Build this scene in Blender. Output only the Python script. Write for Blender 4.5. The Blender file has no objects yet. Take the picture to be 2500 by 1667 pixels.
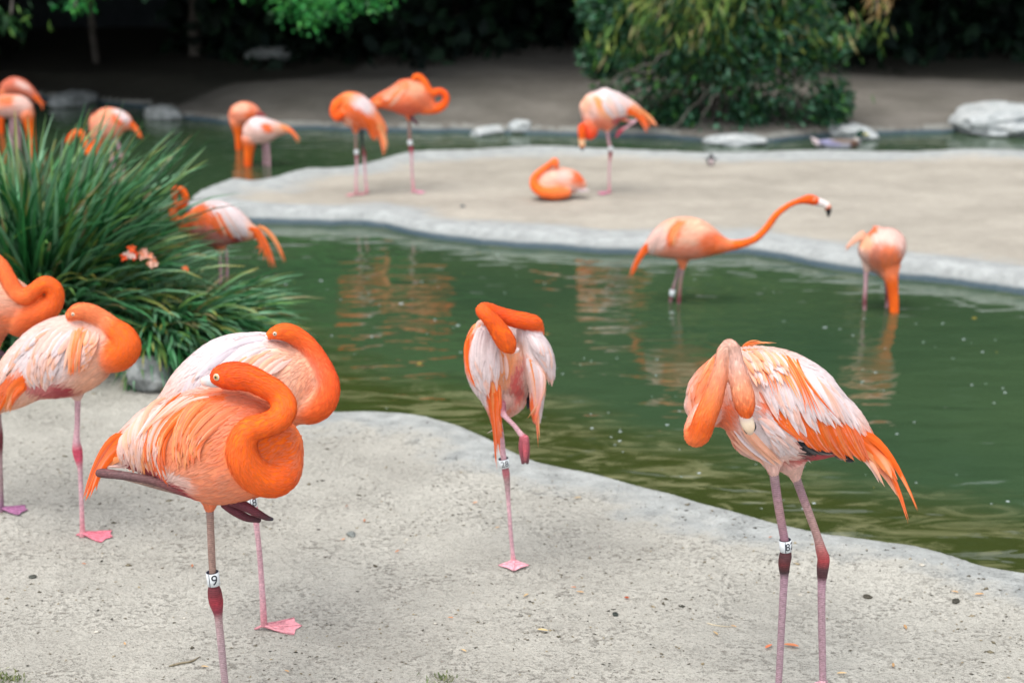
import bpy, math, random
import numpy as np
from mathutils import Vector, Matrix, noise
from mathutils.bvhtree import BVHTree

random.seed(7); rng = np.random.default_rng(7)
SC = bpy.context.scene
COL = SC.collection
R = math.radians
# ------------------------------------------------------------------ camera
CAM_H = 2.2; TILT = R(16.77); FPX = 3472.0       # focal length in photo pixels (2500 wide)
cd = bpy.data.cameras.new('camera'); cam = bpy.data.objects.new('camera', cd); COL.objects.link(cam)
cam.location = (0, 0, CAM_H); cam.rotation_euler = (R(90) - TILT, 0, 0)
cd.sensor_width = 36; cd.lens = 50; cd.clip_start = 0.1; cd.clip_end = 600
cd.dof.use_dof = True; cd.dof.focus_distance = 4.0; cd.dof.aperture_fstop = 2.2
SC.camera = cam
# ------------------------------------------------------------------ sky, sun, exposure
W = bpy.data.worlds.new('World'); SC.world = W; W.use_nodes = True
nt = W.node_tree; bg = nt.nodes['Background']
sky = nt.nodes.new('ShaderNodeTexSky'); sky.sky_type = 'NISHITA'; sky.sun_disc = False
SUN_EL, SUN_AZ = R(68), R(215)       # compass direction the light comes from (0 = +Y, clockwise)
sky.sun_elevation = SUN_EL; sky.sun_rotation = SUN_AZ
hs = nt.nodes.new('ShaderNodeHueSaturation'); hs.inputs['Saturation'].default_value = 0.22
nt.links.new(sky.outputs[0], hs.inputs['Color']); nt.links.new(hs.outputs[0], bg.inputs[0])
bg.inputs[1].default_value = 0.15
sd_ = bpy.data.lights.new('sun', 'SUN'); sun = bpy.data.objects.new('sun', sd_); COL.objects.link(sun)
sd_.energy = 1.85; sd_.angle = R(42); sd_.color = (1.0, 0.95, 0.87)
sv = Vector((math.sin(SUN_AZ) * math.cos(SUN_EL), math.cos(SUN_AZ) * math.cos(SUN_EL), math.sin(SUN_EL)))
sun.rotation_euler = sv.to_track_quat('Z', 'Y').to_euler()
SC.view_settings.view_transform = 'Standard'; SC.view_settings.look = 'None'
SC.view_settings.gamma = 1; SC.view_settings.use_curve_mapping = False
SC.view_settings.exposure = 0.98
SC.render.engine = 'CYCLES'
SC.cycles.use_denoising = True; SC.cycles.max_bounces = 8
SC.cycles.diffuse_bounces = 3; SC.cycles.transparent_max_bounces = 8
# ------------------------------------------------------------------ helpers
FW = Vector((0, math.cos(TILT), -math.sin(TILT))); UP = Vector((0, math.sin(TILT), math.cos(TILT)))
CAMV = Vector((0, 0, CAM_H))
def ray(u, v): return FW + Vector((1, 0, 0)) * ((u - 1250) / FPX) - UP * ((v - 833.5) / FPX)
def at_y(u, v, Y):
    d = ray(u, v); k = Y / d.y
    return CAMV + d * k, k / FPX
def at_z(u, v, z=0.0):
    d = ray(u, v); k = (z - CAM_H) / d.z
    return CAMV + d * k
def project(P):                              # (N,3) -> photo pixels, only to look up feather colours in a bird's own drawing
    P = np.asarray(P, float) - np.array([0, 0, CAM_H])
    z = P @ np.array(FW); y = P @ np.array(UP); x = P[:, 0]
    return np.stack([1250 + FPX * x / z, 833.5 - FPX * y / z], 1)
def lin(r, g, b, a=0.88):
    f = lambda c: (c / 12.92 if c <= 0.04045 else ((c + 0.055) / 1.055) ** 2.4) * a
    return np.array([f(r / 255), f(g / 255), f(b / 255)])
def D(*p): return [(x * 2500 / 2352, y * 2500 / 2352) for x, y in p]
def mesh_np(name, V, quads=None, tris=None, cols=None, smooth=True):
    V = np.asarray(V, np.float32).reshape(-1, 3)
    loops = []; starts = []; s = 0
    if quads is not None and len(quads):
        q = np.asarray(quads, np.int32).reshape(-1, 4); loops.append(q.ravel()); starts.append(np.arange(len(q)) * 4); s = len(q) * 4
    if tris is not None and len(tris):
        t = np.asarray(tris, np.int32).reshape(-1, 3); loops.append(t.ravel()); starts.append(s + np.arange(len(t)) * 3)
    loops = np.concatenate(loops).astype(np.int32); starts = np.concatenate(starts).astype(np.int32)
    me = bpy.data.meshes.new(name)
    me.vertices.add(len(V)); me.vertices.foreach_set('co', V.ravel())
    me.loops.add(len(loops)); me.loops.foreach_set('vertex_index', loops)
    me.polygons.add(len(starts)); me.polygons.foreach_set('loop_start', starts)
    me.update(calc_edges=True)
    if smooth: me.polygons.foreach_set('use_smooth', np.ones(len(starts), bool))
    if cols is not None: set_col(me, cols)
    return me
def set_col(me, cols):
    a = me.color_attributes.new('Col', 'FLOAT_COLOR', 'POINT')
    c = np.ones((len(me.vertices), 4), np.float32); c[:, :3] = cols; a.data.foreach_set('color', c.ravel())
def set_f(me, name, vals):
    a = me.attributes.new(name, 'FLOAT', 'POINT'); a.data.foreach_set('value', np.asarray(vals, np.float32).ravel())
def link(name, me, mat=None, parent=None, **props):
    o = bpy.data.objects.new(name, me); COL.objects.link(o)
    if mat is not None:
        if len(me.materials) == 0: me.materials.append(mat)
    if parent is not None: o.parent = parent; o.matrix_parent_inverse = parent.matrix_world.inverted()
    for k, v in props.items():
        if v: o[k] = v
    return o
def empty(name, loc, label=None, category=None, group=None, parent=None):
    o = bpy.data.objects.new(name, None); COL.objects.link(o); o.empty_display_size = 0.1
    o.matrix_world = Matrix.Translation(loc)
    if parent is not None: o.parent = parent; o.matrix_parent_inverse = parent.matrix_world.inverted(); 
    for k, v in (('label', label), ('category', category), ('group', group)):
        if v: o[k] = v
    return o
# ------------------------------------------------------------------ materials
def mat(name):
    m = bpy.data.materials.new(name); m.use_nodes = True
    return m, m.node_tree, m.node_tree.nodes['Principled BSDF']
def nd(t, typ, **kw):
    n = t.nodes.new(typ)
    for k, v in kw.items():
        if k in n.inputs: n.inputs[k].default_value = v
        else: setattr(n, k, v)
    return n
def noise_n(t, scale, detail=4, rough=0.55, dist=0.0, vec=None):
    n = nd(t, 'ShaderNodeTexNoise'); n.inputs['Scale'].default_value = scale; n.inputs['Detail'].default_value = detail
    n.inputs['Roughness'].default_value = rough; n.inputs['Distortion'].default_value = dist
    if vec is not None: t.links.new(vec, n.inputs['Vector'])
    return n
def ramp(t, fac, stops):
    r = t.nodes.new('ShaderNodeValToRGB'); e = r.color_ramp.elements
    while len(e) < len(stops): e.new(0.5)
    for i, (p, c) in enumerate(stops):
        e[i].position = p; e[i].color = (*c, 1) if hasattr(c, '__len__') else (c, c, c, 1)
    t.links.new(fac, r.inputs[0]); return r
def mix(t, fac, a, b, mode='MIX'):
    m = t.nodes.new('ShaderNodeMix'); m.data_type = 'RGBA'; m.blend_type = mode
    for sock, val in ((0, fac), (6, a), (7, b)):
        if isinstance(val, (int, float)): m.inputs[sock].default_value = val
        elif hasattr(val, 'is_output') or isinstance(val, bpy.types.NodeSocket): t.links.new(val, m.inputs[sock])
        else: m.inputs[sock].default_value = (*val, 1)
    return m.outputs[2]
def math_n(t, op, a, b=None):
    m = t.nodes.new('ShaderNodeMath'); m.operation = op
    for i, v in enumerate((a, b)):
        if v is None: continue
        if isinstance(v, (int, float)): m.inputs[i].default_value = v
        else: t.links.new(v, m.inputs[i])
    return m.outputs[0]
def col_mat(name, rough=0.8, sheen=0.0, nscale=60, namp=0.12, bump=0.15, bscale=400, trans=0.0, spec=0.3):
    m, t, b = mat(name)
    a = nd(t, 'ShaderNodeAttribute', attribute_name='Col')
    tc = t.nodes.new('ShaderNodeTexCoord')
    n = noise_n(t, nscale, 3, vec=tc.outputs['Object'])
    r = ramp(t, n.outputs[0], [(0.3, 1 - namp), (0.7, 1 + namp)])
    c = mix(t, 1.0, a.outputs['Color'], r.outputs[0], 'MULTIPLY')
    t.links.new(c, b.inputs['Base Color'])
    b.inputs['Roughness'].default_value = rough; b.inputs['Specular IOR Level'].default_value = spec
    if sheen:
        b.inputs['Sheen Weight'].default_value = sheen; b.inputs['Sheen Roughness'].default_value = 0.5
        t.links.new(c, b.inputs['Sheen Tint'])
    if bump:
        n2 = noise_n(t, bscale, 2, vec=tc.outputs['Object'])
        bm = nd(t, 'ShaderNodeBump', Strength=bump, Distance=0.002); t.links.new(n2.outputs[0], bm.inputs['Height'])
        t.links.new(bm.outputs[0], b.inputs['Normal'])
    if trans:
        out = t.nodes['Material Output']; tr = nd(t, 'ShaderNodeBsdfTranslucent'); t.links.new(c, tr.inputs[0])
        ms = nd(t, 'ShaderNodeMixShader', Fac=trans); t.links.new(b.outputs[0], ms.inputs[1]); t.links.new(tr.outputs[0], ms.inputs[2])
        t.links.new(ms.outputs[0], out.inputs[0])
    return m
M_BODY = col_mat('plumage_down', 0.9, 0.15, 90, 0.08, 0.3, 500)
M_FEATHER = col_mat('feather', 0.75, 0.1, 70, 0.06, 0.0, trans=0.22)
M_SKIN = col_mat('leg_skin', 0.6, 0, 110, 0.24, 0.5, 700)
def scales(m):
    t = m.node_tree; b = t.nodes['Principled BSDF']; tc = [n for n in t.nodes if n.type == 'TEX_COORD'][0]
    w = nd(t, 'ShaderNodeTexWave', bands_direction='Z'); w.inputs['Scale'].default_value = 55; w.inputs['Distortion'].default_value = 3; w.inputs['Detail'].default_value = 2; w.inputs['Detail Scale'].default_value = 3
    t.links.new(tc.outputs['Object'], w.inputs['Vector']); old = b.inputs['Base Color'].links[0].from_socket
    c = mix(t, 1.0, old, ramp(t, w.outputs[0], [(0.0, 0.72), (0.45, 1.08)]).outputs[0], 'MULTIPLY'); t.links.new(c, b.inputs['Base Color'])
scales(M_SKIN)
M_HARD = col_mat('smooth_hard', 0.35, 0, 80, 0.05, 0.0, spec=0.5)
M_LEAF = col_mat('leaf', 0.45, 0, 6, 0.25, 0.0, trans=0.25, spec=0.35)
M_BLADE = col_mat('strap_leaf', 0.38, 0, 9, 0.2, 0.0, trans=0.18, spec=0.5)
M_DARKLEAF = col_mat('shade_leaf', 0.7, 0, 3, 0.25, 0.0, trans=0.1, spec=0.2)
def rock_mat(name, c1, c2, c3, bump=0.6):
    m, t, b = mat(name); tc = t.nodes.new('ShaderNodeTexCoord')
    n = noise_n(t, 7, 8, 0.65, vec=tc.outputs['Object']); n2 = noise_n(t, 45, 6, 0.7, vec=tc.outputs['Object'])
    c = ramp(t, n.outputs[0], [(0.3, c1), (0.5, c2), (0.7, c3)])
    c2_ = mix(t, 0.5, c.outputs[0], ramp(t, n2.outputs[0], [(0.35, 0.45), (0.65, 1.25)]).outputs[0], 'MULTIPLY')
    t.links.new(c2_, b.inputs['Base Color']); b.inputs['Roughness'].default_value = 0.85
    bm = nd(t, 'ShaderNodeBump', Strength=bump, Distance=0.02); t.links.new(n2.outputs[0], bm.inputs['Height']); t.links.new(bm.outputs[0], b.inputs['Normal'])
    return m
M_ROCK_PALE = rock_mat('pale_rock', (.30, .33, .34), (.42, .45, .46), (.55, .57, .57))
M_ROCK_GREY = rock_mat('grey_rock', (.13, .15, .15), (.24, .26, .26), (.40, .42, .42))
M_BARK = rock_mat('bark', (.04, .035, .03), (.08, .07, .06), (.14, .125, .11))
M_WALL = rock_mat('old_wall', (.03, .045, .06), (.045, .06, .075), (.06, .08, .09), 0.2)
# ------------------------------------------------------------------ terrain: near bank, island, far bank, pond
WATER_Z = -0.07
def W2(pts): return np.array([[p.x, p.y] for p in (at_z(u, v, 0.0) for u, v in pts)])
NEAR = W2(D((-420, 600), (0, 655), (200, 690), (380, 740), (500, 800), (600, 860), (690, 905), (780, 932), (850, 934), (930, 940), (1000, 950), (1080, 975), (1140, 1000),
            (1190, 1025), (1260, 1052), (1400, 1083), (1550, 1120), (1700, 1162), (1800, 1193), (1900, 1217), (2000, 1228), (2100, 1243), (2180, 1262), (2260, 1288), (2352, 1300), (2700, 1350)))
NEAR = np.vstack([[[-60, NEAR[0, 1] + 1.5]], NEAR, [[60, NEAR[-1, 1] - 1.0]], [[60, -60]], [[-60, -60]]])
ISLAND = W2(D((424, 462), (440, 448), (480, 430), (515, 420), (545, 415), (585, 420), (620, 414), (660, 402), (700, 391), (760, 388), (800, 384), (850, 374), (940, 358), (1040, 350), (1100, 347), (1200, 341), (1330, 341),
              (1420, 344), (1500, 350), (1600, 354), (1750, 351), (1900, 347), (2000, 350), (2100, 351), (2250, 347), (2352, 350), (2900, 352), (3600, 380),
              (3600, 1000), (2900, 800), (2600, 700), (2352, 652), (2280, 640), (2200, 628), (2080, 618), (1950, 602), (1870, 590), (1800, 573), (1720, 562), (1600, 562), (1460, 562), (1380, 560), (1300, 553), (1200, 548), (1100, 540),
              (1000, 528), (920, 516), (870, 505), (830, 499), (800, 499), (760, 500), (680, 495), (600, 494), (520, 490), (450, 476)))
FAR = W2(D((-300, 205), (0, 210), (200, 222), (330, 238), (410, 258), (500, 271), (640, 281), (760, 285), (1000, 290), (1150, 293), (1300, 296), (1500, 303), (1620, 312), (1780, 312), (1900, 300), (2080, 293), (2200, 289), (2352, 287), (2700, 285)))
FAR = np.vstack([[[-90, FAR[0, 1] + 1]], FAR, [[90, FAR[-1, 1]]], [[90, 200]], [[-90, 200]]])
def sdist(P, poly):
    n = len(poly); dmin = np.full(len(P), 1e9); inside = np.zeros(len(P), bool)
    for i in range(n):
        a, b = poly[i], poly[(i + 1) % n]; ab = b - a
        t = np.clip(((P - a) @ ab) / (ab @ ab), 0, 1)
        d = np.hypot(*(P - a - t[:, None] * ab).T); dmin = np.minimum(dmin, d)
        if a[1] != b[1]:
            c = ((a[1] > P[:, 1]) != (b[1] > P[:, 1])) & (P[:, 0] < (b[0] - a[0]) * (P[:, 1] - a[1]) / (b[1] - a[1]) + a[0])
            inside ^= c
    return np.where(inside, dmin, -dmin)
def vnoise(x, y, s, seed=0):                       # cheap smooth value noise, vectorised
    x = x * s + seed * 17.3; y = y * s - seed * 9.1
    xi = np.floor(x); yi = np.floor(y); xf = x - xi; yf = y - yi
    h = lambda a, b: np.modf(np.sin(a * 127.1 + b * 311.7 + seed) * 43758.5453)[0] % 1.0
    u = xf * xf * (3 - 2 * xf); v = yf * yf * (3 - 2 * yf)
    return ((h(xi, yi) * (1 - u) + h(xi + 1, yi) * u) * (1 - v) + (h(xi, yi + 1) * (1 - u) + h(xi + 1, yi + 1) * u) * v) - 0.5
def sm(x, a, b): t = np.clip((x - a) / (b - a), 0, 1); return t * t * (3 - 2 * t)
def terrain_eval(P):
    x, y = P[:, 0], P[:, 1]
    wob = 0.07 * vnoise(x, y, 1.7, 12) + 0.05 * vnoise(x, y, 2.5, 1) + 0.025 * vnoise(x, y, 7, 2)
    sn, si, sf = sdist(P, NEAR) + wob * 0.6, sdist(P, ISLAND) + wob, sdist(P, FAR) + wob * 2
    s = np.maximum(np.maximum(sn, si), sf); zone = np.argmax(np.stack([sn, si, sf]), 0)
    prof = np.where(zone == 0,
                    -0.40 + 0.30 * sm(s, -1.6, -0.1) + 0.10 * sm(s, -0.10, 0.10),
                    -0.40 + 0.24 * sm(s, -1.0, -0.05) + 0.16 * sm(s, -0.05, 0.045))
    rim = sm(s, 0, 0.08) * (1 - sm(s, 0.22, 0.5))
    prof = prof + np.where(zone == 1, 0.035, 0.012) * rim * (1 + 1.2 * vnoise(x, y, 1.7, 5))
    und = sm(s, 0.15, 0.8)
    prof = prof + und * (0.03 * vnoise(x, y, 0.9, 3) + 0.012 * vnoise(x, y, 4, 4) + 0.006 * vnoise(x, y, 14, 6))
    far_rise = np.where(zone == 2, 1.0, 0) * (0.05 * np.clip(s, 0, 8) + 0.12 * sm(s, 0.1, 1.0) * (1 + vnoise(x, y, 0.8, 8)))
    return prof + far_rise, s, zone
def warp(n, a, b, c, k):                            # dense near c, stretching out to a and b
    t = np.linspace(-1, 1, n); w = np.sinh(k * t) / np.sinh(k)
    return np.where(w < 0, c + w * (c - a), c + w * (b - c))
gx = warp(560, -90, 90, 0.0, 5.2); gy = np.concatenate([np.linspace(-60, 2.5, 12)[:-1], 2.5 * (20 / 2.5) ** np.linspace(0, 1, 480), np.linspace(20, 200, 40)[1:]])
X, Y = np.meshgrid(gx, gy); P2 = np.stack([X.ravel(), Y.ravel()], 1)
H, SDV, ZONE = terrain_eval(P2)
nx, ny = len(gx), len(gy)
idx = np.arange(nx * ny).reshape(ny, nx)
Q = np.stack([idx[:-1, :-1], idx[:-1, 1:], idx[1:, 1:], idx[1:, :-1]], -1).reshape(-1, 4)
V3 = np.column_stack([P2, H]).astype(np.float32)
Hg = H.reshape(ny, nx); dzy, dzx = np.gradient(Hg, gy, gx)
NRM = np.stack([-dzx, -dzy, np.ones_like(dzx)], -1).reshape(-1, 3); NRM /= np.linalg.norm(NRM, axis=1)[:, None]
fs = SDV[Q].mean(1); fz = ZONE[Q[:, 0]]
fx = V3[Q[:, 0], 0]; fy = V3[Q[:, 0], 1]
rw = np.where(fz == 1, 0.42, 0.34) + 0.2 * vnoise(fx, fy, 1.3, 11)
def ground_mat(name, sand, sand2, rimc, rim_w, zonesand_dark=(.17, .155, .13), speck=1.0, sand_bump=0.5, painted_shade=False):
    m, t, b = mat(name); tc = t.nodes.new('ShaderNodeTexCoord'); ob = tc.outputs['Object']
    sdv = nd(t, 'ShaderNodeAttribute', attribute_name='shore'); geo = nd(t, 'ShaderNodeNewGeometry')
    mp = nd(t, 'ShaderNodeMapping'); mp.inputs['Scale'].default_value = (1, 1.3, 1); t.links.new(ob, mp.inputs[0]); vv = mp.outputs[0]
    big = noise_n(t, 1.3, 5, 0.6, vec=vv); mid = noise_n(t, 9, 5, 0.6, vec=vv); fine = noise_n(t, 75, 4, 0.7, vec=vv); grain = noise_n(t, 420, 2, 0.6, vec=vv)
    spk = noise_n(t, 52, 3, 0.72, 0.25, vec=vv); spk2 = noise_n(t, 120, 3, 0.7, 0.3, vec=vv)
    c = mix(t, ramp(t, big.outputs[0], [(0.35, 0), (0.65, 1)]).outputs[0], sand, sand2)
    c = mix(t, 0.5, c, ramp(t, mid.outputs[0], [(0.3, 0.78), (0.7, 1.16)]).outputs[0], 'MULTIPLY')
    c = mix(t, 0.6, c, ramp(t, grain.outputs[0], [(0.3, 0.7), (0.7, 1.25)]).outputs[0], 'MULTIPLY')
    big2 = noise_n(t, 3.2, 4, 0.6, vec=vv)
    f1 = math_n(t, 'MULTIPLY', ramp(t, spk.outputs[0], [(0.52, 0), (0.62, 1)]).outputs[0], ramp(t, mid.outputs[0], [(0.36, 0.35), (0.56, 1)]).outputs[0]); f1 = math_n(t, 'MULTIPLY', f1, ramp(t, big2.outputs[0], [(0.38, 0.35), (0.62, 1.0)]).outputs[0])
    c = mix(t, math_n(t, 'MULTIPLY', f1, 0.7 * speck), c, zonesand_dark)
    c = mix(t, math_n(t, 'MULTIPLY', ramp(t, spk2.outputs[0], [(0.56, 0), (0.64, 1)]).outputs[0], 0.6 * speck), c, (0.12, 0.105, 0.085))
    if painted_shade:  # tree shade on the far bank, put into the ground colour
        la = nd(t, 'ShaderNodeAttribute', attribute_name='painted_shade'); lf = math_n(t, 'ADD', la.outputs['Fac'], math_n(t, 'MULTIPLY', math_n(t, 'SUBTRACT', mid.outputs[0], 0.5), 0.8))
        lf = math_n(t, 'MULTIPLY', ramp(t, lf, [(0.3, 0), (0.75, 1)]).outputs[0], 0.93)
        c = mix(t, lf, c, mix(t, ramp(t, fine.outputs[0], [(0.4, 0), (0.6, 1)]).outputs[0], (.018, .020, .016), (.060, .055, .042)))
    # concrete rim near the shore, ragged where sand lies over it
    k = math_n(t, 'ADD', sdv.outputs['Fac'], math_n(t, 'MULTIPLY', math_n(t, 'SUBTRACT', big.outputs[0], 0.5), -0.7))
    k = math_n(t, 'ADD', k, math_n(t, 'MULTIPLY', math_n(t, 'SUBTRACT', mid.outputs[0], 0.5), -0.35))
    rimf = ramp(t, k, [(rim_w * 0.75, 1), (min(1, rim_w * 1.35), 0)])
    rc = mix(t, ramp(t, mid.outputs[0], [(0.35, 0), (0.65, 1)]).outputs[0], rimc, tuple(v * 0.72 for v in rimc))
    rc = mix(t, 0.5, rc, ramp(t, fine.outputs[0], [(0.35, 0.8), (0.65, 1.15)]).outputs[0], 'MULTIPLY')
    c = mix(t, rimf.outputs[0], c, rc)
    sep = nd(t, 'ShaderNodeSeparateXYZ'); t.links.new(geo.outputs['Position'], sep.inputs[0])
    z = math_n(t, 'ADD', sep.outputs[2], math_n(t, 'MULTIPLY', math_n(t, 'SUBTRACT', mid.outputs[0], 0.5), 0.03))
    zf = nd(t, 'ShaderNodeMapRange'); t.links.new(z, zf.inputs[0]); zf.inputs[1].default_value = -0.045; zf.inputs[2].default_value = -0.02
    c = mix(t, zf.outputs[0], (0.045, 0.075, 0.095), c)
    t.links.new(c, b.inputs['Base Color'])
    rr = nd(t, 'ShaderNodeMapRange'); t.links.new(z, rr.inputs[0]); rr.inputs[1].default_value = -0.05; rr.inputs[2].default_value = -0.015; rr.inputs[3].default_value = 0.35; rr.inputs[4].default_value = 0.92
    t.links.new(rr.outputs[0], b.inputs['Roughness']); b.inputs['Specular IOR Level'].default_value = 0.2
    h = math_n(t, 'ADD', math_n(t, 'MULTIPLY', fine.outputs[0], 0.8), math_n(t, 'MULTIPLY', mid.outputs[0], 1.0))
    h = math_n(t, 'SUBTRACT', h, math_n(t, 'MULTIPLY', f1, 0.3)); h = math_n(t, 'ADD', h, math_n(t, 'MULTIPLY', grain.outputs[0], 0.12))
    bm = nd(t, 'ShaderNodeBump', Strength=sand_bump, Distance=0.02); t.links.new(h, bm.inputs['Height']); t.links.new(bm.outputs[0], b.inputs['Normal'])
    return m
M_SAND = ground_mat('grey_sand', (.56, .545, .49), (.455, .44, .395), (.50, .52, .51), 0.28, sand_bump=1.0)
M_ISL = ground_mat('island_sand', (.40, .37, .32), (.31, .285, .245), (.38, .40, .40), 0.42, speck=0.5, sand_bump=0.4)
M_FARB = ground_mat('far_sand', (.18, .168, .15), (.12, .112, .098), (.26, .26, .24), 0.06, speck=0.5, painted_shade=True)
lx, ly = V3[:, 0], V3[:, 1]
SHADE_LINE = W2(D((410, 250), (640, 226), (800, 212), (950, 168), (1100, 150), (1500, 150), (1900, 218), (2100, 232), (2352, 242)))  # line beyond which the far bank's shade is painted darker
SHADE_MASK = sm(ly - np.interp(lx, np.concatenate([[-4.6], SHADE_LINE[:, 0]]), np.concatenate([[9.0], SHADE_LINE[:, 1]])), -0.5, 0.9)
def piece(name, sel, m):
    q = Q[sel]; used, inv = np.unique(q, return_inverse=True)
    me = mesh_np(name, V3[used], quads=inv.reshape(-1, 4)); set_f(me, 'shore', SDV[used]); set_f(me, 'painted_shade', SHADE_MASK[used])
    me.normals_split_custom_set_from_vertices([tuple(n) for n in NRM[used]])
    link(name, me, m, kind='structure')
land = fs > -0.06
piece('sand_ground', land & (fz == 0) & (fs > rw), M_SAND)
piece('concrete_kerb', land & (fz == 0) & (fs <= rw), M_SAND)
piece('island', land & (fz == 1) & (fs > rw), M_ISL)
piece('island_kerb', land & (fz == 1) & (fs <= rw), M_ISL)
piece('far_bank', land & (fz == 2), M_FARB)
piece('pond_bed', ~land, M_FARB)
# water: one sheet, finer near the viewer so that the murk near the shore can be mapped
wx = warp(240, -90, 90, 0.0, 4.5); wy = 3.0 * (60 / 3.0) ** np.linspace(0, 1, 260)
WX, WY = np.meshgrid(wx, wy); wp = np.stack([WX.ravel(), WY.ravel()], 1)
_, wsd, wz = terrain_eval(wp)
wi = np.arange(len(wp)).reshape(len(wy), len(wx))
wq = np.stack([wi[:-1, :-1], wi[:-1, 1:], wi[1:, 1:], wi[1:, :-1]], -1).reshape(-1, 4)
keep = wsd[wq].max(1) < 0.6
wq = wq[keep & True]; used, inv = np.unique(wq, return_inverse=True)
me = mesh_np('pond_water', np.column_stack([wp, np.full(len(wp), WATER_Z)])[used], quads=inv.reshape(-1, 4))
set_f(me, 'near_shore', np.where(wz == 0, np.clip(1 + wsd / 0.95, 0, 1), np.clip(1 + wsd / 0.25, 0, 1) * 0.4)[used])
m, t, b = mat('pond_water'); tc = t.nodes.new('ShaderNodeTexCoord'); ob = tc.outputs['Object']
at = nd(t, 'ShaderNodeAttribute', attribute_name='near_shore')
mp = nd(t, 'ShaderNodeMapping'); mp.inputs['Scale'].default_value = (0.8, 2.6, 1); mp.inputs['Rotation'].default_value = (0, 0, R(8)); t.links.new(ob, mp.inputs[0])
cl = noise_n(t, 2.2, 5, 0.6, 0.6, vec=mp.outputs[0]); cl2 = noise_n(t, 0.5, 3, vec=ob)
g = mix(t, ramp(t, cl2.outputs[0], [(0.35, 0), (0.65, 1)]).outputs[0], (0.028, 0.057, 0.028), (0.041, 0.074, 0.033))
dk = (0.035, 0.045, 0.010); lt = (0.17, 0.17, 0.085)
mp3 = nd(t, 'ShaderNodeMapping'); mp3.inputs['Scale'].default_value = (1.5, 4.2, 1); mp3.inputs['Rotation'].default_value = (0, 0, R(12)); t.links.new(ob, mp3.inputs[0])
alg = noise_n(t, 2.0, 6, 0.62, 1.2, vec=mp3.outputs[0])
shallow = mix(t, ramp(t, alg.outputs[0], [(0.48, 0), (0.66, 1)]).outputs[0], dk, lt)
ff = math_n(t, 'ADD', at.outputs['Fac'], math_n(t, 'MULTIPLY', math_n(t, 'SUBTRACT', cl.outputs[0], 0.5), 0.5))
c = mix(t, ramp(t, ff, [(0.12, 0), (0.6, 0.9)]).outputs[0], g, shallow)
t.links.new(c, b.inputs['Base Color'])
b.inputs['Roughness'].default_value = 0.06; b.inputs['IOR'].default_value = 1.58; b.inputs['Specular IOR Level'].default_value = 0.5
mp2 = nd(t, 'ShaderNodeMapping'); mp2.inputs['Scale'].default_value = (0.7, 1.5, 1); mp2.inputs['Rotation'].default_value = (0, 0, R(-10)); t.links.new(ob, mp2.inputs[0])
r1 = noise_n(t, 4.6, 1.5, 0.45, 0.4, vec=mp2.outputs[0]); r2 = noise_n(t, 16, 2, 0.5, vec=mp2.outputs[0])
hh = math_n(t, 'ADD', r1.outputs[0], math_n(t, 'MULTIPLY', r2.outputs[0], 0.07))
bm = nd(t, 'ShaderNodeBump', Strength=1.0, Distance=0.012); t.links.new(hh, bm.inputs['Height']); t.links.new(bm.outputs[0], b.inputs['Normal'])
link('pond_water', me, m, kind='structure')
def ground_z(x, y):
    h, s, z = terrain_eval(np.array([[x, y]])); return float(h[0])
# ------------------------------------------------------------------ birds
N_OR = lin(253, 110, 22); N_DEEP = lin(247, 88, 14); SALM = lin(250, 140, 95); PEACH = lin(250, 188, 158); PALE = lin(250, 206, 194, .83)
WHITE = lin(248, 230, 232, .80); CRIM = lin(188, 62, 72); BLK = lin(28, 32, 38); LEGG = lin(168, 140, 142); LEGP = lin(208, 164, 174)
LEGB = lin(158, 128, 118); JNT = lin(112, 48, 56); PINKF = lin(218, 148, 158); ORF = lin(252, 108, 28); LOR = lin(252, 160, 100); MAUVE = lin(162, 136, 138)
def catmull(P, n):
    P = np.asarray(P, float); out = []
    Q_ = np.vstack([2 * P[0] - P[1], P, 2 * P[-1] - P[-2]])
    for i in range(1, len(Q_) - 2):
        p0, p1, p2, p3 = Q_[i - 1:i + 3]
        for k in range(n):
            t = k / n
            out.append(0.5 * ((2 * p1) + (-p0 + p2) * t + (2 * p0 - 5 * p1 + 4 * p2 - p3) * t * t + (-p0 + 3 * p1 - 3 * p2 + p3) * t ** 3))
    out.append(P[-1]); return np.array(out)
def unit(a): return a / (np.linalg.norm(a, axis=-1, keepdims=True) + 1e-12)
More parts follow.
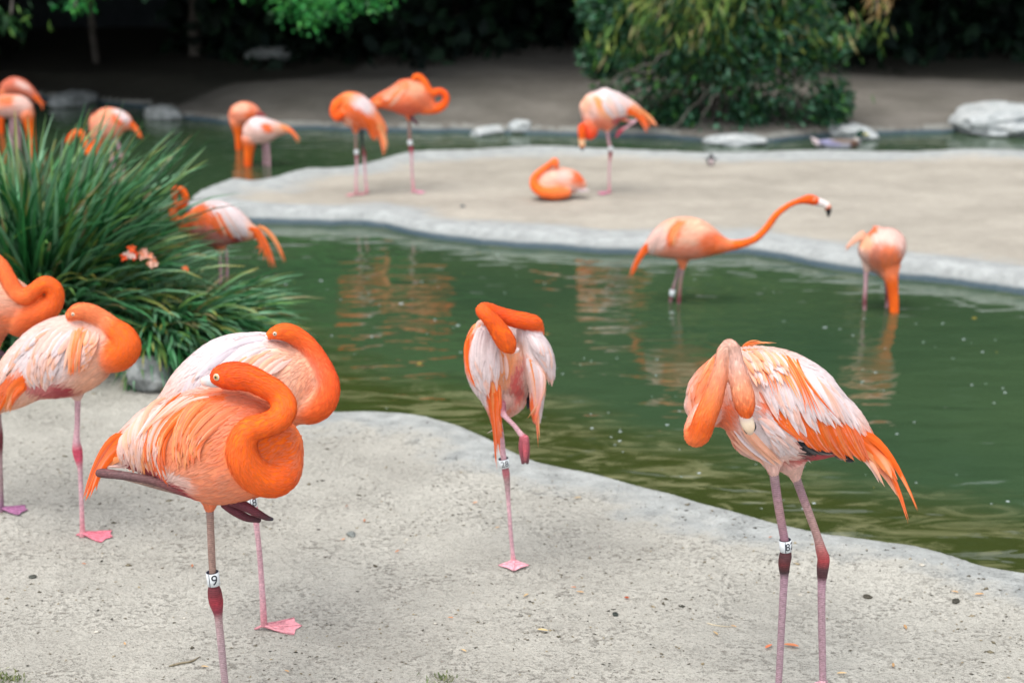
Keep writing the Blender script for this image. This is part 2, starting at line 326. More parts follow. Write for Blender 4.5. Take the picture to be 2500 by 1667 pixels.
class Loft:
    """tube with elliptic cross-sections; stations are (x, y, radius[, forward offset m[, depth ratio]])"""
    def __init__(s, st, tr, Yb, yo0=0.0, rd0=1.0, sub=6, ncirc=20, stops=None, capk=0.8):
        rows = []
        for q in st:
            x, y, r = q[:3]; yo = q[3] if len(q) > 3 else yo0; rd = q[4] if len(q) > 4 else rd0
            p, mpp = at_y(*tr(x, y), Yb + yo); rr = r * tr.k * mpp
            rows.append((*p, rr, rr * rd))
        a = catmull(rows, sub); s.C = a[:, :3]; s.ra = np.maximum(a[:, 3], 5e-4); s.rb = np.maximum(a[:, 4], 5e-4)
        s.t = np.linspace(0, 1, len(a))
        T = unit(np.gradient(s.C, axis=0)); B = np.array([0, 1.0, 0])[None] - T * T[:, 1:2]
        bad = np.linalg.norm(B, axis=1) < 0.25
        B = unit(np.where(bad[:, None], np.cross(T, [1.0, 0, 0]), B)); A = np.cross(B, T)
        s.T = T
        # rounded ends
        C, ra, rb, AA, BB = [], [], [], [], []
        for e, sg in ((0, -1), (-1, 1)):
            ring = []
            for ph in (80, 55, 28):
                q = R(ph); ring.append((s.C[e] + T[e] * sg * math.sin(q) * min(s.ra[e], s.rb[e]) * capk, s.ra[e] * math.cos(q), s.rb[e] * math.cos(q), A[e], B[e]))
            if e == -1: ring = ring[::-1]; post = ring
            else: pre = ring
        seq = pre + [(s.C[i], s.ra[i], s.rb[i], A[i], B[i]) for i in range(len(s.C))] + post
        th = np.linspace(0, 2 * math.pi, ncirc, endpoint=False); V = []
        for c, r1, r2, A1, B1 in seq: V.append(c + np.outer(np.cos(th) * r1, A1) + np.outer(np.sin(th) * r2, B1))
        V = np.array(V); n = len(V); s.V = V.reshape(-1, 3)
        i = np.arange(n * ncirc).reshape(n, ncirc); j = np.roll(i, -1, 1)
        s.Q = np.stack([i[:-1], j[:-1], j[1:], i[1:]], -1).reshape(-1, 4)
        v0 = len(s.V); s.V = np.vstack([s.V, V[0].mean(0), V[-1].mean(0)])
        s.Tr = np.vstack([np.stack([j[0], i[0], np.full(ncirc, v0)], 1), np.stack([i[-1], j[-1], np.full(ncirc, v0 + 1)], 1)])
        s.stops = stops
        s.tv = np.concatenate([np.repeat(np.concatenate([[0] * 3, s.t, [1] * 3]), ncirc), [0, 1]])
    def col(s, t):
        if s.stops is None: return None
        ps = [p for p, _ in s.stops]; cs = np.array([c for _, c in s.stops])
        return np.stack([np.interp(t, ps, cs[:, k]) for k in range(3)], -1)
class Tr:
    def __init__(s, k, ox, oy): s.k, s.ox, s.oy = k, ox, oy
    def __call__(s, x, y): return s.ox + x * s.k, s.oy + y * s.k
    def inv(s, uv): return (uv - np.array([s.ox, s.oy])) / s.k
def paint(xy, base, patches):
    c = np.tile(base, (len(xy), 1)).astype(float)
    for p in patches:
        x, y, rx, ry, ang, colr = p[:6]; soft = p[6] if len(p) > 6 else 0.35
        ca, sa = math.cos(R(ang)), math.sin(R(ang)); dx = xy[:, 0] - x; dy = xy[:, 1] - y
        d = np.hypot((dx * ca + dy * sa) / rx, (-dx * sa + dy * ca) / ry)
        w = 1 - sm(d, 1 - soft, 1 + soft); c = c * (1 - w[:, None]) + np.asarray(colr) * w[:, None]
    return c
def remesh(lofts, vox, it):
    V = []; Qs = []; Ts = []; o = 0
    for L in lofts: V.append(L.V); Qs.append(L.Q + o); Ts.append(L.Tr + o); o += len(L.V)
    me = mesh_np('tmp', np.vstack(V), np.vstack(Qs), np.vstack(Ts))
    ob = bpy.data.objects.new('tmp', me); COL.objects.link(ob)
    md = ob.modifiers.new('r', 'REMESH'); md.mode = 'VOXEL'; md.voxel_size = vox
    dg = bpy.context.evaluated_depsgraph_get(); ev = ob.evaluated_get(dg); m2 = bpy.data.meshes.new_from_object(ev)
    v = np.empty(len(m2.vertices) * 3); m2.vertices.foreach_get('co', v); v = v.reshape(-1, 3)
    e = np.empty(len(m2.edges) * 2, int); m2.edges.foreach_get('vertices', e); e = e.reshape(-1, 2)
    deg = np.bincount(e.ravel(), minlength=len(v))[:, None]
    for k in range(it):
        sacc = np.stack([np.bincount(e[:, 0], v[e[:, 1], a], len(v)) + np.bincount(e[:, 1], v[e[:, 0], a], len(v)) for a in range(3)], 1)
        v = v * 0.4 + 0.6 * sacc / np.maximum(deg, 1)
    ls = np.array([p.loop_total for p in m2.polygons]); f = np.empty(len(m2.loops), int); m2.loops.foreach_get('vertex_index', f)
    if (ls == 4).all(): q = f.reshape(-1, 4)
    else:
        st = np.concatenate([[0], np.cumsum(ls)[:-1]]); q = np.array([f[a:a + 4] for a, l in zip(st, ls) if l == 4])
    bpy.data.objects.remove(ob); bpy.data.meshes.remove(m2); bpy.data.meshes.remove(me)
    return v, q
def feather_grid(paths, nrm, widths, cup=0.1, across=3):
    """paths (N,K,3), nrm (N,K,3), widths (N,K) half widths -> verts, quads"""
    N, K, _ = paths.shape
    T = unit(np.gradient(paths, axis=1)); S = unit(np.cross(T, nrm))
    if across == 3:
        off = np.array([-1, 0, 1.0]); lift = np.array([-cup, cup, -cup])
    elif across == 7:
        off = np.array([-1, -.66, -.33, 0, .33, .66, 1.0]); lift = np.array([-cup, -cup * .2, cup * .5, cup, cup * .5, -cup * .2, -cup])
    elif across == 5:
        off = np.array([-1, -0.5, 0, 0.5, 1.0]); lift = np.array([-cup, cup * .3, cup, cup * .3, -cup])
    else: off = np.array([-1, 1.0]); lift = np.array([0, 0])
    A = len(off)
    V = paths[:, :, None, :] + S[:, :, None, :] * (widths[:, :, None] * off)[..., None] + nrm[:, :, None, :] * (widths[:, :, None] * lift)[..., None]
    i = np.arange(N * K * A).reshape(N, K, A)
    q = np.stack([i[:, :-1, :-1], i[:, :-1, 1:], i[:, 1:, 1:], i[:, 1:, :-1]], -1).reshape(-1, 4)
    return V.reshape(-1, 3), q
class Bird:
    def __init__(s, sp):
        s.sp = sp; s.tr = Tr(*sp['tr']); s.near = sp.get('lod', 0)       # 0 near, 1 middle, 2 far
        zf = sp.get('z', 0.0); f = at_z(*s.tr(*sp['foot']), zf); s.Y = f.y; s.base = Vector((f.x, f.y, zf))
        s.root = empty(sp.get('name', 'flamingo'), s.base, sp['label'], sp.get('cat', 'flamingo'), sp.get('group', 'flamingos around the pond'))
        s.build()
    def flow(s, P, comp, tidx):
        F = np.zeros_like(P)
        for ci, L in enumerate(s.lofts):
            m = comp == ci
            if m.any(): F[m] = L.T[tidx[m]] * L.sgn
        fl = s.sp.get('flow')
        if fl is not None:
            m = np.array([s.lofts[c].kind == 'body' for c in comp])
            if m.any():
                xy = s.tr.inv(project(P[m])); fa = np.array(fl, float)
                w = 1 / (((xy[:, None, :] - fa[None, :, :2]) ** 2).sum(-1) + 400)
                d = unit((w[..., None] * unit(fa[:, 2:])[None]).sum(1))
                F[m] = np.column_stack([d[:, 0], np.zeros(len(d)), -d[:, 1]])
        return F
    def classify(s, P):
        best = np.full(len(P), 1e9); comp = np.zeros(len(P), int); tid = np.zeros(len(P), int); D_ = []; TI = []
        for ci, L in enumerate(s.lofts):
            dd = np.empty(len(P)); ti = np.empty(len(P), int)
            for a in range(0, len(P), 8000):
                q = P[a:a + 8000, None, :] - L.C[None]
                al = (q * L.T[None]).sum(-1); d2 = (q ** 2).sum(-1)
                dy = q[..., 1] ** 2; dn = (d2 - dy) / L.ra[None] ** 2 + dy / L.rb[None] ** 2
                ti[a:a + 8000] = dn.argmin(1); dd[a:a + 8000] = np.sqrt(dn.min(1))
            D_.append(dd); TI.append(ti); m = dd < best; best = np.where(m, dd, best); comp[m] = ci; tid[m] = ti[m]
        return comp, tid, np.array(D_), np.array(TI)
    def colour(s, P, jit=0.0, hard=6):
        comp, tid, D_, TI = s.classify(P)
        w = 1 / np.maximum(D_, 0.05) ** (hard * 2); w /= w.sum(0)
        xy = s.tr.inv(project(P))
        if jit: xy = xy + rng.normal(0, jit, xy.shape)
        body = paint(xy, s.sp.get('base', PEACH), s.sp.get('paint', []))
        c = np.zeros((len(P), 3))
        for ci, L in enumerate(s.lofts):
            cc = L.col(L.t[TI[ci]]); cc = body if cc is None else cc
            c += w[ci][:, None] * cc
        return c, comp, tid
    def build(s):
        sp, tr, Yb, lod = s.sp, s.tr, s.Y, s.near
        s.lofts = []
        for kind, st, kw in sp['comps']:
            kw = dict(kw); L = Loft(st, tr, Yb, kw.get('yo', 0.0), kw.get('rd', 0.8 if kind == 'body' else 1.0), ncirc=24, stops=kw.get('stops'))
            L.kind = kind; L.sgn = kw.get('sgn', {'body': -1, 'neck': -1, 'thigh': 1}[kind]); s.lofts.append(L)
        vox = (0.0055, 0.0085, 0.012)[lod] * sp.get('vs', 1)
        v, q = remesh(s.lofts, vox, (4, 2, 1)[lod])
        c, comp, tid = s.colour(v)
        s.bv = v; s.bq = q
        s.bvh = BVHTree.FromPolygons([tuple(x) for x in v], [tuple(x) for x in q])
        bl = [L for L in s.lofts if L.kind != 'neck']; fo = 0; fv = []; ff = []
        for L in bl: fv += [tuple(x) for x in L.V]; ff += [tuple(int(k) + fo for k in x) for x in L.Q] + [tuple(int(k) + fo for k in x) for x in L.Tr]; fo += len(L.V)
        s.bvh2 = BVHTree.FromPolygons(fv, ff)
        V, QQ, TT, CC = [v], [q], [], [c]; o = len(v)
        def add(Lf, cols):
            nonlocal o
            V.append(Lf.V); QQ.append(Lf.Q + o); TT.append(Lf.Tr + o); CC.append(cols); o += len(Lf.V)
        s.legs = []
        for leg in sp.get('legs', []):            # (x, y, r, colour[, forward offset])
            L = Loft([(a[0], a[1], a[2], a[4] if len(a) > 4 else 0.0) for a in leg], tr, Yb, sub=5, ncirc=12)
            n = len(leg); cs = np.array([a[3] for a in leg]); tt = L.tv * (n - 1)
            cc = np.stack([np.interp(tt, np.arange(n), cs[:, k]) for k in range(3)], -1)
            cc *= (1 + 0.07 * np.sin(tt * 60))[:, None]
            add(L, cc); s.legs.append(L)
        for ft in sp.get('feet', []):             # (x, y, direction deg, length m, colour[, forward offset])
            p, mpp = at_y(*tr(ft[0], ft[1]), Yb + (ft[5] if len(ft) > 5 else 0.0)); g = Vector((p.x, p.y, max(p.z, 0.004) if sp.get('z', 0) == 0 else p.z)); g.z = ground_z(g.x, g.y) + 0.006
            vv, qq, tt_, cc = s.foot(g, ft[2], ft[3], ft[4], sp.get('spread', 30)); V.append(vv); QQ.append(qq + o); TT.append(tt_ + o); CC.append(cc); o += len(vv)
        me = mesh_np('body', np.vstack(V), np.vstack(QQ), np.vstack(TT) if TT else None, np.vstack(CC))
        nb = len(q); mi = np.zeros(len(me.polygons), np.int32); mi[nb:] = 1
        me.materials.append(M_BODY); me.materials.append(M_SKIN); me.polygons.foreach_set('material_index', mi)
        link('body', me, None, s.root)
        if sp.get('plume', True): s.plumage()
        for rowname, rows in (('wing', sp.get('wing', [])), ('tail', sp.get('tail', []))):
            if rows:
                e = empty(rowname, s.base, parent=s.root)
                for row in rows: s.row(e, row)
        for bk in sp.get('beak', []):
            L = Loft(bk['st'], tr, Yb, bk.get('yo', 0), bk.get('rd', 0.6), sub=5, ncirc=14, stops=bk['stops'])
            link('beak', mesh_np('beak', L.V, L.Q, L.Tr, L.col(L.tv)), M_HARD, s.root)
        for ey in sp.get('eye', []): s.eye(*ey)
        for bd in sp.get('band', []): s.band(**bd)
    def foot(s, g, deg, ln, colr, spread=30):
        V = []; Qs = []; Ts = []; C = []; o = 0; tips = []
        for da, k in ((-spread, .92), (0, 1.0), (spread, .92), (180, .22)):
            a = R(deg + da); d = np.array([math.cos(a), math.sin(a), 0]); P = [np.array(g) + d * ln * k * t_ + np.array([0, 0, 0.012 * (1 - t_) ** 2]) for t_ in np.linspace(0, 1, 5)]
            rad = [.0065, .005, .0045, .004, .002]; side = np.array([-d[1], d[0], 0]); tips.append(P)
            for p, r in zip(P, rad):
                for h in range(6): an = h * math.pi / 3; V.append(p + side * math.cos(an) * r + np.array([0, 0, 1]) * math.sin(an) * r); C.append(colr * (1.0 if r > .003 else 0.6))
            i = np.arange(30).reshape(5, 6); j = np.roll(i, -1, 1); Qs.append(np.stack([i[:-1], j[:-1], j[1:], i[1:]], -1).reshape(-1, 4) + o); o += 30
        for a, b_ in ((0, 1), (1, 2)):                     # webs
            for k in range(5):
                V.append(tips[a][k]); m_ = (tips[a][k] + tips[b_][k]) / 2 - (tips[a][k] - tips[a][0]) * (0.08 if k else 0); V.append(m_); V.append(tips[b_][k]); C += [colr * 1.12] * 3
            i = np.arange(15).reshape(5, 3) + o; Qs.append(np.stack([i[:-1, :-1], i[:-1, 1:], i[1:, 1:], i[1:, :-1]], -1).reshape(-1, 4)); o += 15
        return np.array(V), np.vstack(Qs), np.zeros((0, 3), int), np.array(C)
    def plumage(s):
        lod = s.near; v, q = s.bv, s.bq
        a, b_, c_, d_ = (v[q[:, k]] for k in range(4)); nn = np.cross(c_ - a, d_ - b_); area = 0.5 * np.linalg.norm(nn, axis=1)
        tot = area.sum(); out = []
        dens_b, dens_n = ((14000, 38000), (4200, 7000), (2200, 2600))[lod]
        dens_b *= s.sp.get('dens', 1)
        K = (5, 4, 3)[lod]
        for kind in ('body', 'neck'):
            n = int(tot * (dens_b if kind == 'body' else dens_n) / s.sp.get('vs', 1) ** 2)
            fi = rng.choice(len(q), n, p=area / tot); r1, r2 = rng.random((2, n, 1))
            P = (a[fi] * (1 - r1) + b_[fi] * r1) * (1 - r2) + (d_[fi] * (1 - r1) + c_[fi] * r1) * r2
            comp, tid, _, _ = s.classify(P)
            m = np.array([(s.lofts[c].kind == 'body') == (kind == 'body') for c in comp]); P = P[m]; fi = fi[m]; comp = comp[m]; tid = tid[m]
            if len(P) == 0: continue
            n = len(P); Nn = unit(nn[fi])
            vs = s.sp.get('vs', 1)
            if kind == 'body':
                Ln = rng.uniform(.028, .055, n) * (1, 1.25, 1.5)[lod] * vs; Wd = Ln * rng.uniform(.075, .13, n); l0, l1 = 0.0004, 0.0026
                small = paint(s.tr.inv(project(P)), np.zeros(3), [(*p[:5], np.ones(3), .4) for p in s.sp.get('fine', [])])[:, 0]
                Ln *= 1 - 0.45 * small; Wd *= 1 - 0.5 * small
            else:
                Ln = rng.uniform(.013, .026, n) * (1, 1.4, 1.8)[lod] * vs; Wd = Ln * .085; l0, l1 = -0.0005, 0.0026
            pts = [P]; ns = [Nn]; cur = P; cn = Nn
            jd = unit(rng.normal(0, 1, (n, 3))) * 0.16
            for k in range(K - 1):
                F = s.flow(cur, comp, tid) + jd; F -= cn * (F * cn).sum(1)[:, None]; F = unit(F)
                nxt = cur + F * (Ln / (K - 1))[:, None]; np_, nn_ = np.empty_like(nxt), np.empty_like(cn)
                for i in range(n):
                    loc, nr, _, _ = s.bvh.find_nearest(nxt[i])
                    np_[i] = loc; nn_[i] = nr
                # never follow the surface across a crease
                far = (np.linalg.norm(np_ - nxt, axis=1) > 0.012) | ((nn_ * cn).sum(1) < 0.2)
                np_[far] = nxt[far]; nn_[far] = cn[far]
                cur, cn = np_, unit(nn_ * .6 + cn * .4); pts.append(cur); ns.append(cn)
            pts = np.stack(pts, 1); ns = np.stack(ns, 1)
            lf = l0 + (l1 * np.linspace(0, 1, K) ** 1.3)[None] * rng.uniform(.4, 1.3, (n, 1))
            pts = pts + ns * lf[..., None]
            prof = {5: [.4, .9, 1, .8, .2], 4: [.5, 1, .9, .25], 3: [.6, 1, .3]}[K]
            Vv, Qq = feather_grid(pts, ns, Wd[:, None] * np.array(prof)[None], .15, 3 if lod == 0 and kind == 'body' else 2)
            mid = pts[:, K // 2]
            cc, _, _ = s.colour(mid, jit=(14 if kind == 'body' else 4) * 0.5 / s.tr.k * (0.5, 0.3, 0.2)[lod], hard=10)
            br = rng.uniform(.9, 1.07, (n, 1)) if kind == 'body' else rng.uniform(.88, 1.07, (n, 1)); cc = cc * br
            A_ = 3 if lod == 0 and kind == 'body' else 2
            tip = np.linspace(0, 1, K)[None, :, None, None] * (0.13 if kind == 'body' else 0.05)
            cg = np.repeat(np.repeat(cc[:, None, None, :], K, 1), A_, 2); cg = cg * (1 - tip) + np.array([.86, .76, .72]) * tip * cc.mean(1)[:, None, None, None] ** .3
            if A_ == 3: cg[:, :, 1] *= 0.94
            out.append((Vv, Qq, cg.reshape(-1, 3)))
        if not out: return
        o = 0; VV = []; QQ = []; CC = []
        for Vv, Qq, cg in out: VV.append(Vv); QQ.append(Qq + o); CC.append(np.clip(cg, 0, 1)); o += len(Vv)
        link('plumage', mesh_np('plumage', np.vstack(VV), np.vstack(QQ), None, np.vstack(CC)), M_FEATHER, s.root, kind='stuff')
    def row(s, parent, row):
        n = row['n']; K = row.get('K', 9); lods = s.near
        def samp(poly, t):
            P = np.array(poly, float)
            if len(P) == 1: return P[0]
            x = t * (len(P) - 1); i = min(int(x), len(P) - 2); return P[i] * (1 - (x - i)) + P[i + 1] * (x - i)
        cols = row['cols']; seg = row.get('seg')
        if seg: starts = np.sort(rng.random(n))[::-1] * (1 - seg)
        for i in range(n):
            t = (i + .5) / n + rng.uniform(-.25, .25) / n; t = min(max(t, 0), 1)
            if seg: t = rng.random()
            j = row.get('j', 8)
            r0 = samp(row['r'], t) + rng.normal(0, j * .5, 2); m0 = samp(row['m'], t) + rng.normal(0, j * .5, 2); e0 = samp(row['t'], t) + rng.normal(0, j, 2)
            c2 = 2 * m0 - (r0 + e0) / 2; tt = np.linspace(0, 1, K)[:, None]
            xy = (1 - tt) ** 2 * r0 + 2 * tt * (1 - tt) * c2 + tt ** 2 * e0
            if seg:
                tt = starts[i] + seg * rng.uniform(.8, 1.2) * tt; tt = np.minimum(tt, 1.04); xy = (1 - tt) ** 2 * r0 + 2 * tt * (1 - tt) * c2 + tt ** 2 * e0
            yo = row.get('yo', -.02) + rng.normal(0, row.get('ys', .004)); Ys = []; hit = []
            for x, y in xy:
                d = ray(*s.tr(x, y)); h = s.bvh2.ray_cast(CAMV, d.normalized()) if row.get('cast', True) else (None,)
                if h[0] is not None: Ys.append(h[0].y); hit.append(1)
                else: Ys.append(np.nan); hit.append(0)
            Ys = np.array(Ys); off = s.Y + yo
            if np.isnan(Ys).all(): Ys[:] = off
            else:
                last = None
                good = np.where(~np.isnan(Ys))[0]
                for k in range(K):
                    if np.isnan(Ys[k]):
                        g = good[np.argmin(abs(good - k))]; Ys[k] = Ys[g] + (off - Ys[g]) * min(1, abs(k - g) / 3)
            for _ in range(3): Ys[1:-1] = (Ys[:-2] + 2 * Ys[1:-1] + Ys[2:]) / 4
            lift = row.get('lift', .006) + 0.0006 * i * row.get('stack', 1) / max(1, n / 10); lf = lift * np.clip(np.linspace(0.15, 1.2, K), 0, 1)
            pts = np.array([at_y(*s.tr(x, y), Yv - l)[0] for (x, y), Yv, l in zip(xy, Ys, lf)])
            T = unit(np.gradient(pts, axis=0)); Nv = np.array([0, -1.0, 0.25]); tw = row.get('twist', 0.0) + rng.normal(0, .12)
            side = unit(np.cross(T, Nv)); N0 = unit(np.cross(side, T)); N1 = unit(N0 * math.cos(tw) + side * math.sin(tw))
            w = row['w'] * (1 + rng.normal(0, .08)) * s.tr.k * at_y(*s.tr(*xy[0]), s.Y)[1] * 0.5
            shape = row.get('shape', 'round'); u = np.linspace(0, 1, K)
            if shape == 'round': prof = np.sqrt(np.clip(1 - ((u - .55) / .5) ** 2, 0, 1)) * .75 + .25 * np.sin(math.pi * np.clip(u, 0, 1)) ; prof[0] = .3; prof[-1] = .12
            else: prof = np.clip(1.15 * (1 - u) ** .65, 0, 1); prof[0] = .5; prof[-1] = .03
            Vv, Qq = feather_grid(pts[None], N1[None], (w * prof)[None], .14, 7)
            VV_ = Vv.reshape(K, 7, 3); rg = rng.uniform(-.35, .6, 7) * (1 if shape == 'round' else .5); rg[3] = .4
            stp = (pts[-1] - pts[-2]); VV_[-1] += stp * rg[:, None]; VV_[-2] += stp * rg[:, None] * .5; Vv = VV_.reshape(-1, 3)
            cd = cols[int(rng.integers(len(cols)))] if not row.get('seq') else cols[min(max(int((t + rng.normal(0, .35 / len(cols))) * len(cols)), 0), len(cols) - 1)]
            if isinstance(cd, tuple): ca, cb = cd
            else: ca, cb = cd, cd
            br = rng.uniform(.9, 1.08); g = (ca * (1 - u[:, None] ** 1.5) + cb * u[:, None] ** 1.5) * br
            cg = np.repeat(g[:, None, :], 7, 1); st_ = 1 + rng.normal(0, .05, (1, 7, 1)) + rng.normal(0, .02, (K, 7, 1)); cg = cg * st_; cg[:, 3] *= .92; mxw = np.clip(rng.normal(0, .22, (1, 7, 1)), 0, .6) * u[:, None, None]; cg = cg * (1 - mxw) + np.array([.80, .66, .62]) * mxw
            if row.get('edge') is not None: cg[:, 0] = cg[:, 0] * .3 + row['edge'] * .7
            link('feather', mesh_np('feather', Vv, Qq, None, np.clip(cg.reshape(-1, 3), 0, 1)), M_FEATHER, parent)
    def eye(s, x, y, r, iris=None, ring=None):
        d = ray(*s.tr(x, y)).normalized(); h = s.bvh.ray_cast(CAMV, d)
        if h[0] is None: p = at_y(*s.tr(x, y), s.Y)[0]; nr = Vector((0, -1, 0))
        else: p, nr = h[0], h[1]
        nr = (nr + Vector((0, -1, .2)) * .5).normalized(); rr = r * s.tr.k * (p - CAMV).length / FPX
        rot = nr.to_track_quat('Z', 'Y').to_matrix(); ring = lin(205, 200, 190) if ring is None else ring; iris = lin(232, 205, 120) if iris is None else iris
        V = []; C = []; n = 20; prof = [(1.5, .0, ring), (1.35, .22, ring), (1.05, .34, ring * .6), (.95, .42, iris), (.58, .6, iris * .8), (.52, .62, BLK * .5), (.001, .66, BLK * .5)]
        for rad, z, c in prof:
            for k in range(n): an = 2 * math.pi * k / n; V.append(p + rot @ Vector((math.cos(an) * rad * rr, math.sin(an) * rad * rr, z * rr + 0.0015))); C.append(c)
        i = np.arange(len(prof) * n).reshape(len(prof), n); j = np.roll(i, -1, 1); Qq = np.stack([i[:-1], j[:-1], j[1:], i[1:]], -1).reshape(-1, 4)
        link('eye', mesh_np('eye', V, Qq, None, np.array(C)), M_HARD, s.root)
    def band(s, x, y, hw, hh, axis, text='', phi=0.0, yo=0.0, size=1.0, seam=True, blue=False):
        p, mpp = at_y(*s.tr(x, y), s.Y + yo); k = s.tr.k * mpp; Rr = hw * k; h = hh * k
        ax = Vector((axis[0], 0, 1)).normalized(); c0 = Vector((0, -1, 0)) - ax * ax.dot(Vector((0, -1, 0))); c0.normalize(); rt = c0.cross(ax) * -1
        if rt.x < 0: rt = -rt
        V = []; C = []; n = 28; wh = lin(226, 232, 236); ink = lin(24, 34, 60)
        ringdef = [(Rr * .86, h, ink), (Rr, h, wh), (Rr, -h, wh), (Rr * .86, -h, ink), (Rr * .86, h, ink)]
        dup_ = []
        for rad, z, c in [(Rr * .84, -h, ink), (Rr * .84, h, ink), (Rr * .93, h * 1.001, ink), (Rr, h * .97, wh), (Rr, -h * .97, wh), (Rr * .9, -h, wh)]:
            for q in range(n): a = 2 * math.pi * q / n; V.append(p + ax * z + (c0 * math.cos(a) + rt * math.sin(a)) * rad); C.append(c)
        i = np.arange(6 * n).reshape(6, n); j = np.roll(i, -1, 1); Qq = np.stack([i[:-1], j[:-1], j[1:], i[1:]], -1).reshape(-1, 4)
        b = link('leg_band', mesh_np('leg_band', V, Qq, None, np.array(C), smooth=False), M_HARD, s.root)
        if seam:
            V = []; a0 = phi - 0.8
            for z in (-h * .97, h * .97):
                for a in (a0 - .06, a0 + .06): V.append(p + ax * z + (c0 * math.cos(a) + rt * math.sin(a)) * (Rr + .0004))
            link('seam', mesh_np('seam', V, [[0, 1, 3, 2]], None, np.tile(ink, (4, 1)), smooth=False), M_HARD, b)
        if text:
            cu = bpy.data.curves.new('digits', 'FONT'); cu.body = text; cu.align_x = 'CENTER'; cu.align_y = 'CENTER'; cu.size = 1; cu.offset = 0.0; cu.resolution_u = 4
            to = bpy.data.objects.new('tmp', cu); COL.objects.link(to); dg = bpy.context.evaluated_depsgraph_get(); m = bpy.data.meshes.new_from_object(to.evaluated_get(dg))
            bpy.data.objects.remove(to); S = h * 2 * .78 / .72 * size
            import bmesh
            bm_ = bmesh.new(); bm_.from_mesh(m); bmesh.ops.triangulate(bm_, faces=bm_.faces); bmesh.ops.subdivide_edges(bm_, edges=bm_.edges, cuts=3, use_grid_fill=True); bm_.to_mesh(m); bm_.free()
            for vx in m.vertices:
                a = vx.co.x * S / Rr * .9 + phi; vx.co = p + ax * (vx.co.y * S) + (c0 * math.cos(a) + rt * math.sin(a)) * (Rr + .0010)
            m.materials.clear(); set_col(m, np.tile(ink * .5, (len(m.vertices), 1))); link('number', m, M_HARD, b)
NS = [(0, SALM), (.15, N_OR), (.5, N_OR), (1, N_DEEP)]; NS2 = [(0, N_OR), (.4, N_DEEP), (.8, N_OR), (1, N_OR)]
T1 = (.5101, 0, 600); T2 = (.4595, 1080, 700); T3 = (.3955, 1600, 780); T4 = (.19134, 380, 400); T5 = (.3189, 1500, 450)
T6 = (.3189, 0, 160); T7 = (.4338, 0, 280); TL = (.2232, 780, 150); TK = (.2041, 1270, 190); TD = (.4677, 1400, 0)
BEAKW = [(0, lin(225, 225, 222)), (.5, lin(240, 215, 195)), (.72, lin(235, 180, 150)), (.8, BLK), (1, BLK)]
